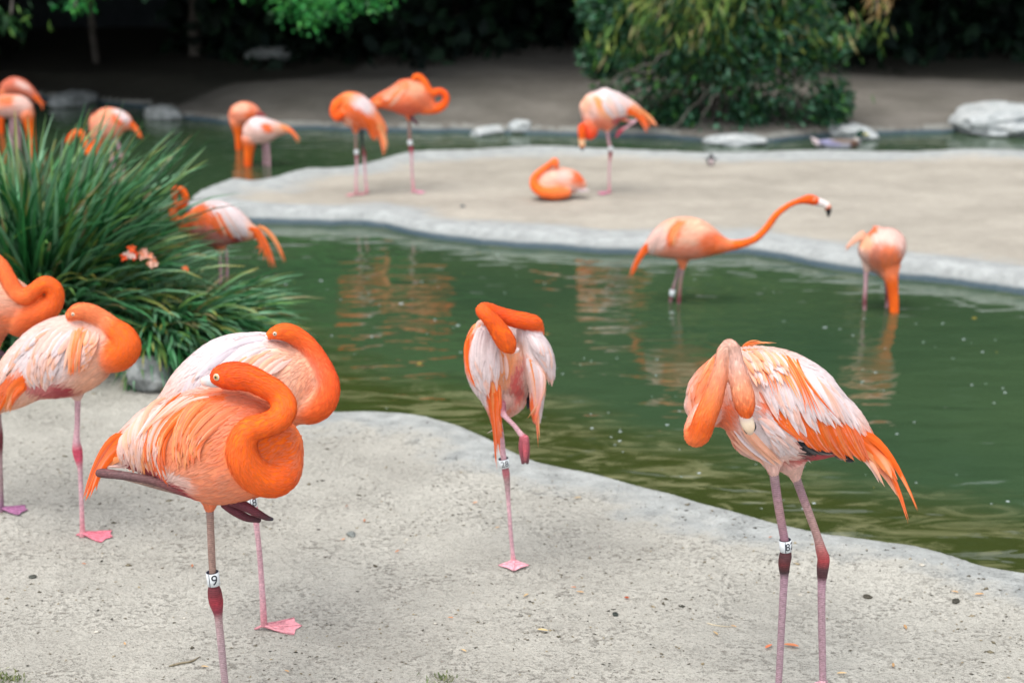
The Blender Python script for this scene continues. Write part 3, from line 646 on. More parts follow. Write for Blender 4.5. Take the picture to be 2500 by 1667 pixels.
# --- A: front left, band 9
Bird(dict(label='orange flamingo wearing leg band 9, asleep on one leg at the front left', tr=T1, foot=(1090, 2225), base=SALM,
  comps=[('body', [(545, 1000, 50), (590, 985, 85), (660, 965, 135), (760, 945, 195), (880, 945, 250), (1000, 950, 292), (1110, 955, 292), (1210, 965, 262), (1300, 975, 215), (1370, 975, 140)], dict(rd=.74)),
         ('neck', [(1345, 960, 88, -.0), (1355, 1040, 96, -.02), (1318, 1105, 98, -.055), (1230, 1100, 88, -.09), (1170, 1030, 80, -.115), (1158, 955, 72, -.12), (1192, 882, 64, -.115), (1262, 860, 60, -.105), (1330, 830, 63, -.085), (1362, 770, 62, -.06), (1325, 706, 59, -.045), (1250, 660, 60, -.05), (1180, 630, 66, -.055), (1105, 622, 69, -.06), (1050, 629, 56, -.06), (1018, 642, 30, -.06)], dict(stops=[(0, N_DEEP), (.2, N_OR), (.7, N_OR), (.88, N_DEEP), (1, N_DEEP)])),
         ('thigh', [(1005, 1170, 75), (1005, 1230, 38), (1004, 1262, 24)], dict(stops=[(0, SALM), (1, SALM)]))],
  flow=[(1000, 730, -1, .45), (850, 830, -.75, .8), (760, 950, -.25, 1), (780, 1050, -.1, 1), (650, 900, -.5, 1), (620, 1000, -.2, 1), (900, 950, -.6, .8), (1050, 900, -.9, .5), (1050, 1100, -1, .15), (900, 1150, -1, -.3), (1200, 1180, -1, .2), (1250, 950, -1, .3), (1000, 1000, -.9, .5)],
  fine=[(1250, 1050, 220, 260, 0), (1020, 1180, 260, 90, 0)],
  paint=[(1000, 900, 420, 400, 0, SALM), (640, 900, 130, 200, 30, PALE, .3), (880, 700, 200, 70, -25, PALE, .4), (800, 900, 75, 190, 25, ORF, .4), (930, 790, 150, 75, -30, ORF, .4), (900, 930, 120, 120, 0, lin(246, 140, 88), .5),
         (1000, 1160, 330, 110, 0, lin(248, 152, 112), .5), (830, 1120, 110, 40, 30, PALE, .5), (1310, 1000, 140, 220, 0, N_OR, .5), (690, 1085, 130, 28, 22, CRIM, .3), (850, 1185, 150, 26, 33, CRIM, .3), (560, 950, 60, 70, 0, ORF)],
  legs=[[(1004, 1235, 22, LEGG), (1006, 1300, 18, LEGB), (1012, 1450, 18, LEGB), (1018, 1570, 17, LEGB), (1021, 1612, 20, JNT), (1026, 1650, 33, JNT), (1034, 1700, 35, lin(150, 50, 62)), (1042, 1745, 25, lin(140, 60, 75)), (1047, 1790, 19, LEGG), (1060, 1920, 18, lin(176, 150, 156)), (1077, 2092, 17, lin(176, 150, 156)), (1090, 2210, 18, LEGP)],
        [(960, 1190, 30, CRIM, -.02), (860, 1165, 26, lin(130, 70, 72), -.05), (740, 1125, 21, lin(110, 75, 75), -.06), (600, 1100, 21, lin(106, 78, 80), -.06), (500, 1088, 23, lin(100, 66, 68), -.055), (474, 1086, 20, lin(100, 66, 68), -.05)],
        [(474, 1084, 15, lin(100, 66, 68), -.045), (600, 1110, 12, LEGB, -.02), (800, 1165, 12, LEGB, .01), (1060, 1225, 14, lin(96, 44, 54), .0)],
        [(1075, 1235, 22, lin(100, 42, 54), -.005), (1120, 1265, 24, lin(100, 42, 54), -.01), (1180, 1300, 19, lin(88, 40, 50), -.01), (1240, 1312, 13, lin(70, 40, 48), -.01)],
        [(1100, 1225, 18, lin(100, 42, 54), -.03), (1160, 1240, 24, lin(104, 46, 58), -.035), (1225, 1275, 20, lin(98, 44, 55), -.035), (1275, 1300, 14, lin(80, 45, 52), -.035), (1303, 1308, 8, lin(60, 58, 66), -.035)]],
  feet=[(1090, 2225, 20, .1, LEGP)],
  wing=[dict(r=[(620, 880), (700, 790), (820, 720)], m=[(575, 960), (640, 900), (700, 830)], t=[(590, 1060), (640, 1075), (690, 1080)], n=36, w=34, seg=.55, cols=[PALE, PALE, (PALE, PEACH), PEACH], lift=.004),
        dict(r=[(820, 710), (930, 700), (1050, 715)], m=[(690, 880), (745, 885), (800, 890)], t=[(670, 1070), (730, 1100), (800, 1110)], n=110, w=21, seg=.66, seq=True, cols=[PALE, PALE, (PALE, PEACH), LOR, ORF, (ORF, LOR), ORF, (PALE, PEACH), PALE, LOR, ORF, ORF, (ORF, PALE), (SALM, ORF), PALE, ORF, LOR, ORF], lift=.007),
        dict(r=[(960, 720), (1080, 740), (1180, 790)], m=[(850, 850), (920, 880), (980, 920)], t=[(830, 1050), (890, 1060), (950, 1040)], n=90, w=20, seg=.6, cols=[lin(250, 138, 75), LOR, SALM, (SALM, ORF), SALM, SALM, (SALM, LOR)], lift=.007),
        dict(r=[(1010, 730), (880, 720), (790, 760)], m=[(900, 750), (790, 790), (700, 850)], t=[(800, 830), (700, 880), (630, 950)], n=11, w=16, cols=[WHITE, PALE, (PALE, LOR)], lift=.012, shape='pt')],
  tail=[dict(r=[(590, 900), (610, 960), (600, 1010)], m=[(490, 985), (505, 1030), (510, 1050)], t=[(398, 1190), (435, 1200), (480, 1120)], n=9, w=46, cols=[ORF, (ORF, N_OR), LOR], lift=.004, shape='pt', ys=.012),
        dict(r=[(600, 1010), (620, 1050)], m=[(540, 1040), (560, 1060)], t=[(495, 1035), (510, 1060)], n=4, w=22, cols=[PEACH, PALE], shape='pt')],
  beak=[dict(st=[(1045, 642, 38), (1014, 646, 35), (992, 648, 28), (972, 650, 22)], yo=-.062, rd=.7, stops=[(0, lin(196, 206, 210)), (.6, lin(205, 206, 208)), (1, PALE)])],
  eye=[(1037, 628, 11, lin(196, 158, 92), lin(226, 206, 176))],
  band=[dict(x=1020, y=1590, hw=31, hh=34, axis=(-.05,), text='9', phi=.42)]))
# --- B: behind, band 8
Bird(dict(label='white-backed flamingo wearing leg band 8, asleep just behind the orange one', tr=T1, foot=(1290, 1832), base=PALE,
  comps=[('body', [(690, 930, 40), (760, 870, 90), (860, 810, 140), (980, 735, 205), (1100, 695, 262), (1230, 680, 268), (1350, 695, 240), (1440, 720, 185), (1500, 745, 110)], dict(rd=.74)),
         ('neck', [(1430, 760, 95, -.02), (1500, 775, 76, -.05), (1552, 740, 66, -.06), (1572, 670, 56, -.05), (1550, 600, 52, -.03), (1515, 535, 48, -.015), (1470, 475, 46, -.01), (1415, 432, 46, -.015), (1360, 412, 44, -.03), (1310, 420, 32, -.035), (1285, 430, 20, -.035)], dict(stops=NS2)),
         ('thigh', [(1190, 900, 80), (1195, 970, 30)], dict(stops=[(0, PALE), (1, PALE)]))],
  flow=[(1300, 520, -1, .3), (1150, 500, -1, .5), (1000, 620, -.8, .8), (1200, 650, -.8, .7), (1350, 600, -.9, .5), (1430, 700, -.8, .8), (900, 750, -.7, 1), (1300, 850, -1, .2)],
  fine=[(1450, 700, 110, 200, 0)],
  paint=[(1120, 600, 260, 300, 0, WHITE, .4), (1390, 600, 130, 160, 0, PEACH, .5), (1470, 740, 60, 180, 0, lin(250, 176, 140), .5), (1300, 850, 300, 80, 0, SALM)],
  legs=[[(1192, 940, 16, LEGP), (1203, 1190, 15, LEGP), (1214, 1250, 20, PINKF), (1222, 1290, 19, lin(205, 100, 120)), (1228, 1340, 14, LEGP), (1243, 1480, 13, LEGP), (1255, 1650, 14, LEGP), (1262, 1780, 16, PINKF), (1262, 1815, 14, PINKF)]],
  feet=[(1258, 1826, 8, .125, PINKF)],
  wing=[dict(r=[(1000, 560), (1150, 500), (1300, 480)], m=[(900, 680), (1000, 620), (1130, 570)], t=[(840, 800), (900, 760), (1000, 720)], n=64, w=34, seg=.5, cols=[WHITE, WHITE, PALE, (WHITE, lin(228, 215, 225))], lift=.005),
        dict(r=[(1200, 520), (1330, 500), (1420, 530)], m=[(1060, 620), (1180, 600), (1280, 640)], t=[(980, 760), (1100, 760), (1220, 760)], n=80, w=26, seg=.42, cols=[PALE, PEACH, (PALE, PEACH), WHITE, PALE, (PEACH, LOR)], lift=.006),
        dict(r=[(1290, 430), (1280, 450)], m=[(1200, 428), (1190, 450)], t=[(1105, 446), (1130, 480)], n=5, w=22, shape='pt', cols=[WHITE], lift=.006, j=6, yo=-.01, stack=.3),
        dict(r=[(1270, 450), (1200, 460)], m=[(1130, 480), (1060, 520)], t=[(1010, 560), (930, 640)], n=7, w=42, cols=[WHITE, lin(232, 222, 230)], lift=.012, j=5)],
  tail=[dict(r=[(720, 860), (740, 900)], m=[(660, 930), (680, 960)], t=[(600, 1050), (640, 1080)], n=6, w=46, cols=[ORF, LOR], shape='pt')],
  eye=[(1316, 421, 6.5, lin(220, 205, 170))], beak=[dict(st=[(1318, 428, 18), (1295, 432, 13), (1275, 434, 9)], yo=-.04, rd=.7, stops=[(0, PALE), (1, lin(224, 222, 220))])],
  band=[dict(x=1208, y=1222, hw=23, hh=25, axis=(-.06,), text='8', phi=.6)]))
# --- C: left pale
Bird(dict(label='pale pink flamingo with one orange wing stripe, asleep left of the orange one', tr=T1, foot=(398, 1395), base=PEACH,
  comps=[('body', [(-60, 800, 40), (-20, 740, 70), (50, 685, 105), (130, 615, 142), (230, 562, 182), (330, 525, 195), (430, 495, 172), (510, 480, 130), (560, 485, 90)], dict(rd=.76)),
         ('neck', [(520, 525, 85, -.02), (570, 515, 84, -.045), (603, 480, 74, -.055), (585, 430, 62, -.045), (540, 395, 52, -.03), (490, 355, 48, -.02), (430, 322, 46, -.03), (375, 315, 42, -.04), (335, 335, 28, -.04)], dict(stops=[(0, SALM), (.15, N_OR), (.45, N_OR), (.6, lin(248, 140, 85)), (1, lin(250, 128, 70))])),
         ('thigh', [(330, 650, 70), (365, 705, 34), (373, 730, 20)], dict(stops=[(0, PALE), (1, PALE)]))],
  flow=[(330, 380, -.8, .6), (200, 450, -.8, .8), (350, 480, -.3, 1), (250, 580, -.3, 1), (130, 600, -.5, 1), (60, 690, -.7, 1), (450, 520, -.9, .6), (480, 620, -1, .3), (300, 700, -1, .1), (120, 480, -.7, .9)],
  fine=[(500, 600, 130, 140, 0)],
  paint=[(230, 500, 250, 190, -25, PALE, .3), (200, 540, 130, 110, 0, WHITE, .4), (480, 590, 130, 110, 0, PEACH), (560, 520, 70, 120, 0, SALM), (368, 490, 26, 110, 12, LOR, .3), (260, 700, 120, 36, 5, CRIM, .4), (180, 670, 90, 30, 20, lin(225, 120, 120), .4), (20, 690, 110, 60, -40, ORF)],
  legs=[[(372, 715, 15, LEGP), (370, 850, 13, LEGP), (366, 930, 17, LEGP), (370, 975, 24, lin(205, 75, 100)), (377, 1020, 20, lin(200, 80, 105)), (384, 1075, 12, LEGP), (390, 1220, 11, LEGP), (394, 1340, 12, PINKF), (396, 1385, 17, PINKF)],
        [(300, 700, 20, CRIM, -.02), (220, 700, 16, CRIM, -.03), (130, 690, 14, lin(200, 100, 110), -.03)]],
  feet=[(396, 1390, -6, .115, lin(222, 125, 142))],
  wing=[dict(r=[(280, 370), (200, 400), (140, 450)], m=[(160, 460), (90, 520), (40, 590)], t=[(60, 570), (20, 620), (-20, 690)], n=44, w=30, seg=.5, cols=[PALE, PEACH, WHITE], lift=.005),
        dict(r=[(250, 400), (330, 390), (390, 400)], m=[(150, 540), (210, 540), (280, 540)], t=[(140, 660), (200, 690), (270, 660)], n=80, w=30, seg=.45, cols=[WHITE, PALE, (WHITE, PALE), (PALE, PEACH)], lift=.006),
        dict(r=[(350, 385), (415, 395)], m=[(330, 480), (385, 480)], t=[(318, 610), (365, 600)], n=12, w=15, cols=[LOR, (PEACH, LOR), PEACH, (LOR, ORF)], lift=.009, j=9),
        dict(r=[(420, 400), (480, 410)], m=[(400, 500), (440, 500)], t=[(360, 600), (400, 590)], n=46, w=25, seg=.42, cols=[PALE, PEACH, (PALE, LOR)], lift=.007)],
  tail=[dict(r=[(110, 610), (120, 660)], m=[(50, 690), (70, 710)], t=[(-20, 800), (30, 805), (60, 765)], n=8, w=48, cols=[ORF, LOR, (ORF, LOR)], shape='pt', ys=.012),
        dict(r=[(60, 590)], m=[(10, 640)], t=[(-50, 700)], n=2, w=30, cols=[BLK], shape='pt')],
  eye=[(350, 327, 5.5, lin(225, 215, 190), lin(240, 200, 170))], beak=[dict(st=[(340, 335, 20), (318, 342, 14)], yo=-.042, rd=.7, stops=[(0, PALE), (1, PALE)])]))
# --- D: left edge
Bird(dict(label='salmon flamingo with a looped neck, cut by the left edge of the picture', tr=T1, foot=(8, 1282), base=lin(250, 138, 88),
  comps=[('body', [(-520, 470, 40), (-420, 430, 90), (-300, 380, 140), (-160, 330, 175), (-30, 290, 178), (60, 300, 140), (120, 330, 100)], dict(rd=.76)),
         ('neck', [(90, 350, 88), (140, 330, 76, -.02), (220, 300, 64, -.03), (262, 255, 46, -.035), (258, 205, 40, -.04), (215, 180, 37, -.05), (165, 215, 38, -.055), (120, 245, 40, -.06), (75, 220, 40, -.055), (35, 150, 38, -.05), (0, 90, 36, -.04), (-60, 50, 36, -.03), (-120, 50, 34, -.03), (-170, 80, 20, -.03)], dict(stops=[(0, lin(250, 120, 60)), (.3, N_OR), (1, lin(250, 130, 70))])),
         ('thigh', [(-30, 420, 60), (-15, 480, 20)], dict(stops=[(0, SALM), (1, SALM)]))],
  paint=[(0, 200, 160, 110, 0, PEACH, .5), (-200, 300, 150, 120, 0, PALE)],
  legs=[[(-15, 470, 14, MAUVE), (-8, 800, 13, MAUVE), (-6, 900, 20, JNT), (-4, 960, 18, JNT), (0, 1020, 12, MAUVE), (4, 1150, 12, MAUVE), (6, 1250, 13, lin(130, 90, 120)), (8, 1278, 14, MAUVE)],
        [(-120, 450, 20, SALM, -.02), (-60, 475, 16, lin(110, 80, 88), -.03), (-10, 505, 14, lin(90, 66, 76), -.03), (36, 532, 12, lin(80, 60, 70), -.03)]],
  feet=[(8, 1276, 2, .1, lin(168, 110, 150))], tail=[dict(r=[(-480, 450)], m=[(-560, 520)], t=[(-620, 620)], n=5, w=40, cols=[ORF], shape='pt', j=18)]))
# --- E: centre, band 28
Bird(dict(label='flamingo wearing leg band 28, seen from behind with its neck folded over its back', tr=T2, foot=(378, 1494), base=WHITE,
  comps=[('body', [(345, 215, 90, .06), (350, 290, 160, .06), (352, 380, 185, .06), (360, 470, 165, .06), (368, 550, 115, .06), (368, 620, 70, .05), (350, 670, 30, .05)], dict(rd=.95, sgn=1)),
         ('body', [(225, 200, 35), (215, 240, 72), (214, 330, 94), (218, 420, 98), (235, 510, 85), (262, 590, 58), (282, 680, 34), (285, 740, 22)], dict(rd=.8, yo=-.04, sgn=1)),
         ('body', [(420, 225, 35), (450, 255, 60), (490, 310, 70), (530, 370, 62), (560, 430, 42), (578, 490, 20)], dict(rd=.9, yo=-.02, sgn=1)),
         ('body', [(450, 330, 25), (470, 400, 40), (495, 470, 52), (505, 560, 42), (500, 640, 34), (503, 720, 20)], dict(rd=.8, yo=-.045, sgn=1)),
         ('neck', [(480, 260, 60, .05), (495, 215, 44, -.0), (478, 190, 44, -.03), (400, 175, 46, -.05), (320, 155, 44, -.06), (245, 128, 42, -.08), (215, 126, 40, -.11), (235, 150, 41, -.13), (275, 195, 46, -.13), (318, 260, 54, -.125), (350, 310, 50, -.12), (372, 335, 28, -.115)], dict(stops=NS2)),
         ('thigh', [(320, 600, 50), (312, 660, 28)], dict(stops=[(0, PALE), (1, PALE)]))],
  fine=[(390, 500, 70, 170, 0)],
  paint=[(365, 480, 85, 220, 0, PEACH, .3), (340, 430, 45, 90, 20, LOR, .6), (405, 520, 48, 130, 15, lin(225, 105, 100), .5), (330, 610, 55, 60, 0, PALE), (140, 330, 34, 130, 5, ORF, .4), (180, 190, 60, 30, -30, LOR, .4), (272, 600, 34, 130, -8, ORF, .4), (290, 660, 60, 70, 0, ORF, .4),
         (480, 600, 30, 160, 0, ORF, .5), (535, 500, 40, 60, 0, LOR, .5), (480, 480, 60, 100, 0, PALE)],
  flow=[(200, 300, -.1, 1), (250, 600, .15, 1), (500, 300, .5, 1), (500, 600, 0, 1), (370, 500, 0, 1)],
  legs=[[(300, 720, 18, LEGP, .02), (314, 810, 16, LEGP, .01), (324, 900, 15, LEGP), (333, 955, 17, lin(180, 105, 115)), (338, 990, 20, lin(172, 100, 108)), (344, 1040, 16, LEGG), (352, 1150, 11, LEGP), (362, 1290, 11, LEGP), (372, 1400, 11, LEGP), (377, 1450, 14, PINKF), (379, 1485, 20, PINKF)],
        [(310, 620, 28, lin(190, 120, 130), -.04), (315, 660, 26, lin(180, 110, 122), -.05), (335, 690, 15, LEGP, -.06), (380, 735, 13, LEGP, -.07), (415, 780, 15, LEGP, -.075), (432, 800, 20, lin(190, 100, 118), -.08)],
        [(428, 800, 20, lin(170, 88, 100), -.08), (422, 860, 17, lin(160, 80, 92), -.08), (428, 935, 9, lin(110, 70, 78), -.08)],
        [(440, 800, 18, lin(190, 100, 112), -.09), (442, 870, 15, lin(205, 96, 108), -.09), (440, 930, 8, lin(130, 80, 86), -.09)],
        [(446, 810, 16, lin(160, 86, 98), -.075), (452, 870, 13, lin(150, 80, 92), -.075), (452, 935, 8, lin(100, 66, 72), -.075)]],
  feet=[(379, 1484, -90, .062, lin(225, 160, 172))], spread=72,
  wing=[dict(r=[(170, 220), (230, 210), (290, 230)], m=[(145, 380), (210, 390), (290, 380)], t=[(190, 560), (240, 600), (300, 540)], n=60, w=34, seg=.5, cols=[WHITE, WHITE, PALE], lift=.006),
        dict(r=[(165, 220), (150, 260)], m=[(125, 330), (130, 370)], t=[(150, 470), (165, 520)], n=6, w=20, cols=[ORF, LOR], lift=.01, j=4),
        dict(r=[(245, 500), (300, 520)], m=[(262, 640), (305, 680)], t=[(284, 955), (300, 860), (320, 770)], n=11, w=34, cols=[ORF, (LOR, ORF), ORF], lift=.008, shape='pt', j=6),
        dict(r=[(420, 240), (500, 260)], m=[(490, 330), (570, 370)], t=[(560, 480), (592, 525)], n=36, w=32, seg=.55, cols=[WHITE, WHITE, PALE], lift=.007),
        dict(r=[(450, 380), (520, 440)], m=[(485, 540), (532, 570)], t=[(512, 835), (505, 720), (470, 690)], n=12, w=32, cols=[(WHITE, ORF), (PALE, LOR), (LOR, ORF)], lift=.008, shape='pt', j=6),
        dict(r=[(455, 540)], m=[(462, 600)], t=[(455, 650)], n=1, w=30, cols=[BLK], lift=.012, j=1),
        dict(r=[(290, 330), (330, 340)], m=[(300, 400), (340, 410)], t=[(310, 480), (350, 480)], n=4, w=30, cols=[PALE, LOR], lift=.006),
        dict(r=[(175, 210), (240, 200)], m=[(190, 195), (240, 185)], t=[(215, 190), (262, 200)], n=5, w=26, cols=[LOR, PALE, ORF], lift=.01, j=5)],
  beak=[dict(st=[(372, 335, 24), (392, 335, 18), (402, 330, 10)], yo=-.118, rd=.7, stops=[(0, PALE), (1, WHITE)])],
  band=[dict(x=328, y=934, hw=29, hh=24, axis=(-.18,), text='28', phi=.15, size=.9, seam=False)]))
# --- F: right, band 82
Bird(dict(label='large flamingo wearing leg band 82, preening its belly at the front right', tr=T3, foot=(1034, 2300), base=PALE,
  comps=[('body', [(1345, 815, 45), (1290, 770, 85), (1225, 728, 130), (1140, 682, 185), (1020, 638, 255), (880, 580, 325), (730, 535, 358), (590, 490, 340), (460, 480, 295), (350, 510, 215), (270, 570, 120)], dict(rd=.72)),
         ('neck', [(340, 560, 95, -.06), (265, 640, 75, -.10), (245, 712, 72, -.135), (275, 700, 70, -.16), (305, 610, 70, -.175), (350, 500, 66, -.175), (385, 380, 55, -.17), (405, 280, 43, -.165), (420, 200, 42, -.16), (455, 158, 42, -.16), (485, 190, 43, -.16), (500, 270, 47, -.165), (520, 370, 60, -.175), (542, 470, 70, -.185), (556, 545, 60, -.19), (562, 590, 40, -.19)], dict(stops=[(0, PALE), (.15, lin(250, 130, 70)), (.25, N_OR), (.33, lin(250, 134, 70)), (.45, lin(238, 160, 128)), (.58, lin(228, 182, 164)), (.74, lin(236, 190, 176)), (.84, lin(244, 165, 125)), (.93, lin(250, 120, 45)), (1, lin(246, 110, 40))])),
         ('thigh', [(720, 840, 90, -.04), (728, 915, 48, -.05), (731, 950, 32, -.05)], dict(stops=[(0, PALE), (1, PALE)])),
         ('thigh', [(830, 860, 110, .02), (858, 940, 50, .03), (868, 990, 28, .03)], dict(stops=[(0, PALE), (1, PALE)]))],
  flow=[(500, 200, .6, .5), (700, 200, .8, .5), (900, 300, .7, .8), (1100, 400, .7, 1), (600, 400, .3, 1), (800, 500, .4, 1), (1000, 600, .5, 1), (1200, 650, .8, 1), (700, 650, .8, .6), (900, 760, .9, .4), (500, 700, .7, .6), (400, 600, .7, .6), (300, 400, -.1, 1), (1100, 820, 1, .1), (1300, 780, .8, 1), (420, 300, -.3, 1)],
  fine=[(430, 640, 160, 200, 0)],
  paint=[(700, 350, 420, 260, 20, PALE, .3), (1050, 400, 260, 180, 40, WHITE, .4), (325, 420, 100, 250, 15, lin(250, 132, 75), .4), (430, 620, 100, 140, 0, lin(250, 128, 80), .5), (470, 760, 110, 90, 30, lin(250, 165, 135), .5), (950, 700, 360, 120, 22, ORF, .25), (1130, 770, 170, 80, 20, ORF, .2), (720, 540, 80, 110, 30, ORF, .3), (1300, 760, 70, 100, 40, ORF, .3),
         (700, 700, 190, 130, 25, WHITE, .35), (650, 850, 150, 80, 20, PALE, .4), (1040, 855, 190, 36, -4, CRIM, .3), (840, 895, 80, 28, -8, lin(215, 100, 95), .4), (930, 790, 50, 62, 35, BLK, .3)],
  legs=[[(729, 925, 30, MAUVE, -.05), (745, 1050, 28, lin(150, 118, 128), -.05), (765, 1180, 27, lin(160, 125, 128), -.05), (792, 1330, 26, lin(160, 120, 135), -.05), (803, 1400, 28, JNT * .6, -.05), (803, 1455, 39, lin(84, 52, 56), -.05), (796, 1500, 38, lin(96, 42, 46), -.05), (796, 1550, 32, lin(62, 44, 48), -.05), (795, 1600, 25, lin(160, 128, 142), -.05), (784, 1790, 23, lin(168, 140, 150), -.05), (761, 2243, 21, lin(168, 140, 150), -.05), (757, 2300, 22, LEGP, -.05)],
        [(866, 970, 28, MAUVE, .03), (905, 1080, 26, lin(160, 125, 135), .03), (950, 1200, 25, lin(176, 142, 138), .03), (1000, 1340, 26, lin(178, 140, 136), .03), (1022, 1420, 33, lin(170, 95, 95), .03), (1038, 1475, 38, lin(170, 68, 72), .03), (1033, 1530, 38, lin(80, 52, 56), .03), (1030, 1580, 32, lin(84, 50, 56), .03), (1027, 1630, 26, lin(174, 138, 152), .03), (1026, 1790, 24, lin(176, 145, 155), .03), (1034, 2243, 22, lin(176, 145, 155), .03), (1036, 2300, 22, LEGP, .03)]],
  feet=[(757, 2316, -140, .11, LEGP, -.05), (1036, 2290, -130, .11, LEGP, .03)],
  wing=[dict(r=[(670, 470), (850, 560), (1040, 580), (1200, 600)], m=[(740, 590), (900, 680), (1080, 720), (1250, 720)], t=[(850, 700), (980, 800), (1160, 850), (1330, 870)], n=32, w=44, cols=[ORF, ORF, (ORF, N_OR), ORF, lin(252, 125, 50)], lift=.004),
        dict(r=[(610, 600), (660, 620)], m=[(740, 660), (720, 730)], t=[(950, 850), (860, 880), (770, 865)], n=36, w=44, seg=.5, cols=[WHITE, PALE, (PALE, WHITE)], lift=.005),
        dict(r=[(430, 700), (520, 680), (560, 640)], m=[(520, 780), (600, 760), (640, 740)], t=[(640, 880), (720, 880), (790, 860)], n=8, w=40, cols=[PALE, WHITE, PEACH], lift=.008),
        dict(r=[(520, 190), (650, 190), (780, 210), (900, 270), (1010, 340)], m=[(620, 340), (740, 400), (850, 450), (980, 480), (1130, 470)], t=[(710, 585), (880, 690), (960, 705), (1120, 680), (1290, 700)], n=64, w=48, seg=.62, cols=[WHITE, PALE, WHITE, (PALE, WHITE), (PEACH, PALE)], lift=.008, stack=.4),
        dict(r=[(520, 185), (640, 180), (760, 190), (880, 250)], m=[(640, 290), (760, 320), (880, 350), (960, 400)], t=[(690, 480), (840, 420), (950, 600), (1130, 600)], n=15, w=17, cols=[ORF, LOR, lin(252, 170, 80), (LOR, ORF)], lift=.018, shape='pt', stack=.5),
        dict(r=[(490, 200), (600, 175), (720, 180)], m=[(570, 290), (680, 270), (800, 280)], t=[(620, 420), (760, 400), (900, 420)], n=40, w=28, seg=.5, cols=[PALE, WHITE, PEACH, (PEACH, LOR)], edge=lin(252, 180, 130), lift=.017),
        dict(r=[(520, 170), (600, 158)], m=[(580, 140), (660, 142)], t=[(650, 142), (760, 158)], n=5, w=12, cols=[LOR, ORF], lift=.01, shape='pt', j=7, yo=-.03),
        dict(r=[(390, 210), (350, 260)], m=[(350, 240), (320, 300)], t=[(310, 320), (270, 400)], n=5, w=14, cols=[LOR, PEACH], lift=.006, shape='pt', j=8),
        dict(r=[(600, 520), (610, 560)], m=[(630, 530), (635, 560)], t=[(655, 535), (660, 560)], n=4, w=12, cols=[WHITE], lift=.03, shape='pt', j=5),
        dict(r=[(860, 720), (910, 760), (1040, 810), (1235, 865)], m=[(910, 760), (940, 790), (1080, 820), (1250, 878)], t=[(975, 840), (1000, 830), (1140, 832), (1272, 898)], n=6, w=46, cols=[BLK], lift=.005, j=4, seq=True)],
  tail=[dict(r=[(1300, 690), (1290, 720)], m=[(1460, 850), (1450, 870)], t=[(1620, 1165), (1606, 1135)], n=6, w=40, cols=[ORF, (ORF, LOR), (ORF, N_OR)], lift=.004, shape='pt', ys=.01, j=5),
        dict(r=[(1290, 720), (1270, 760)], m=[(1430, 890), (1420, 900)], t=[(1556, 1240), (1545, 1180)], n=6, w=44, cols=[ORF, (ORF, N_OR)], lift=.006, shape='pt', ys=.01, j=5),
        dict(r=[(1270, 750), (1250, 790)], m=[(1390, 900), (1380, 910)], t=[(1508, 1105), (1490, 1070)], n=5, w=50, cols=[ORF, LOR, (ORF, PEACH)], lift=.008, shape='pt', ys=.01, j=5),
        dict(r=[(1290, 700), (1270, 760)], m=[(1400, 830), (1380, 860)], t=[(1480, 980), (1450, 960)], n=7, w=52, cols=[ORF, (ORF, LOR)], lift=.009, ys=.01, j=6),
        dict(r=[(1280, 790), (1250, 830)], m=[(1340, 880), (1320, 900)], t=[(1418, 1032), (1380, 990)], n=5, w=40, cols=[PALE, LOR, PEACH], lift=.003, shape='pt', ys=.01)],
  beak=[dict(st=[(556, 595, 42), (568, 635, 42), (580, 670, 36), (586, 700, 20)], yo=-.19, rd=.75, stops=[(0, lin(214, 190, 182)), (.3, lin(235, 215, 190)), (.8, lin(236, 206, 176)), (1, lin(205, 180, 160))]),
        dict(st=[(604, 640, 14), (612, 665, 12), (604, 685, 9)], yo=-.18, rd=.9, stops=[(0, lin(90, 80, 80)), (.4, BLK), (1, BLK)]),
        dict(st=[(545, 660, 8), (552, 680, 8), (566, 700, 7)], yo=-.185, rd=.9, stops=[(0, BLK), (1, BLK)])],
  band=[dict(x=803, y=1392, hw=38, hh=38, axis=(-.12,), text='82', phi=.62, size=.85, yo=-.05)]))
MR = dict(fine=[])
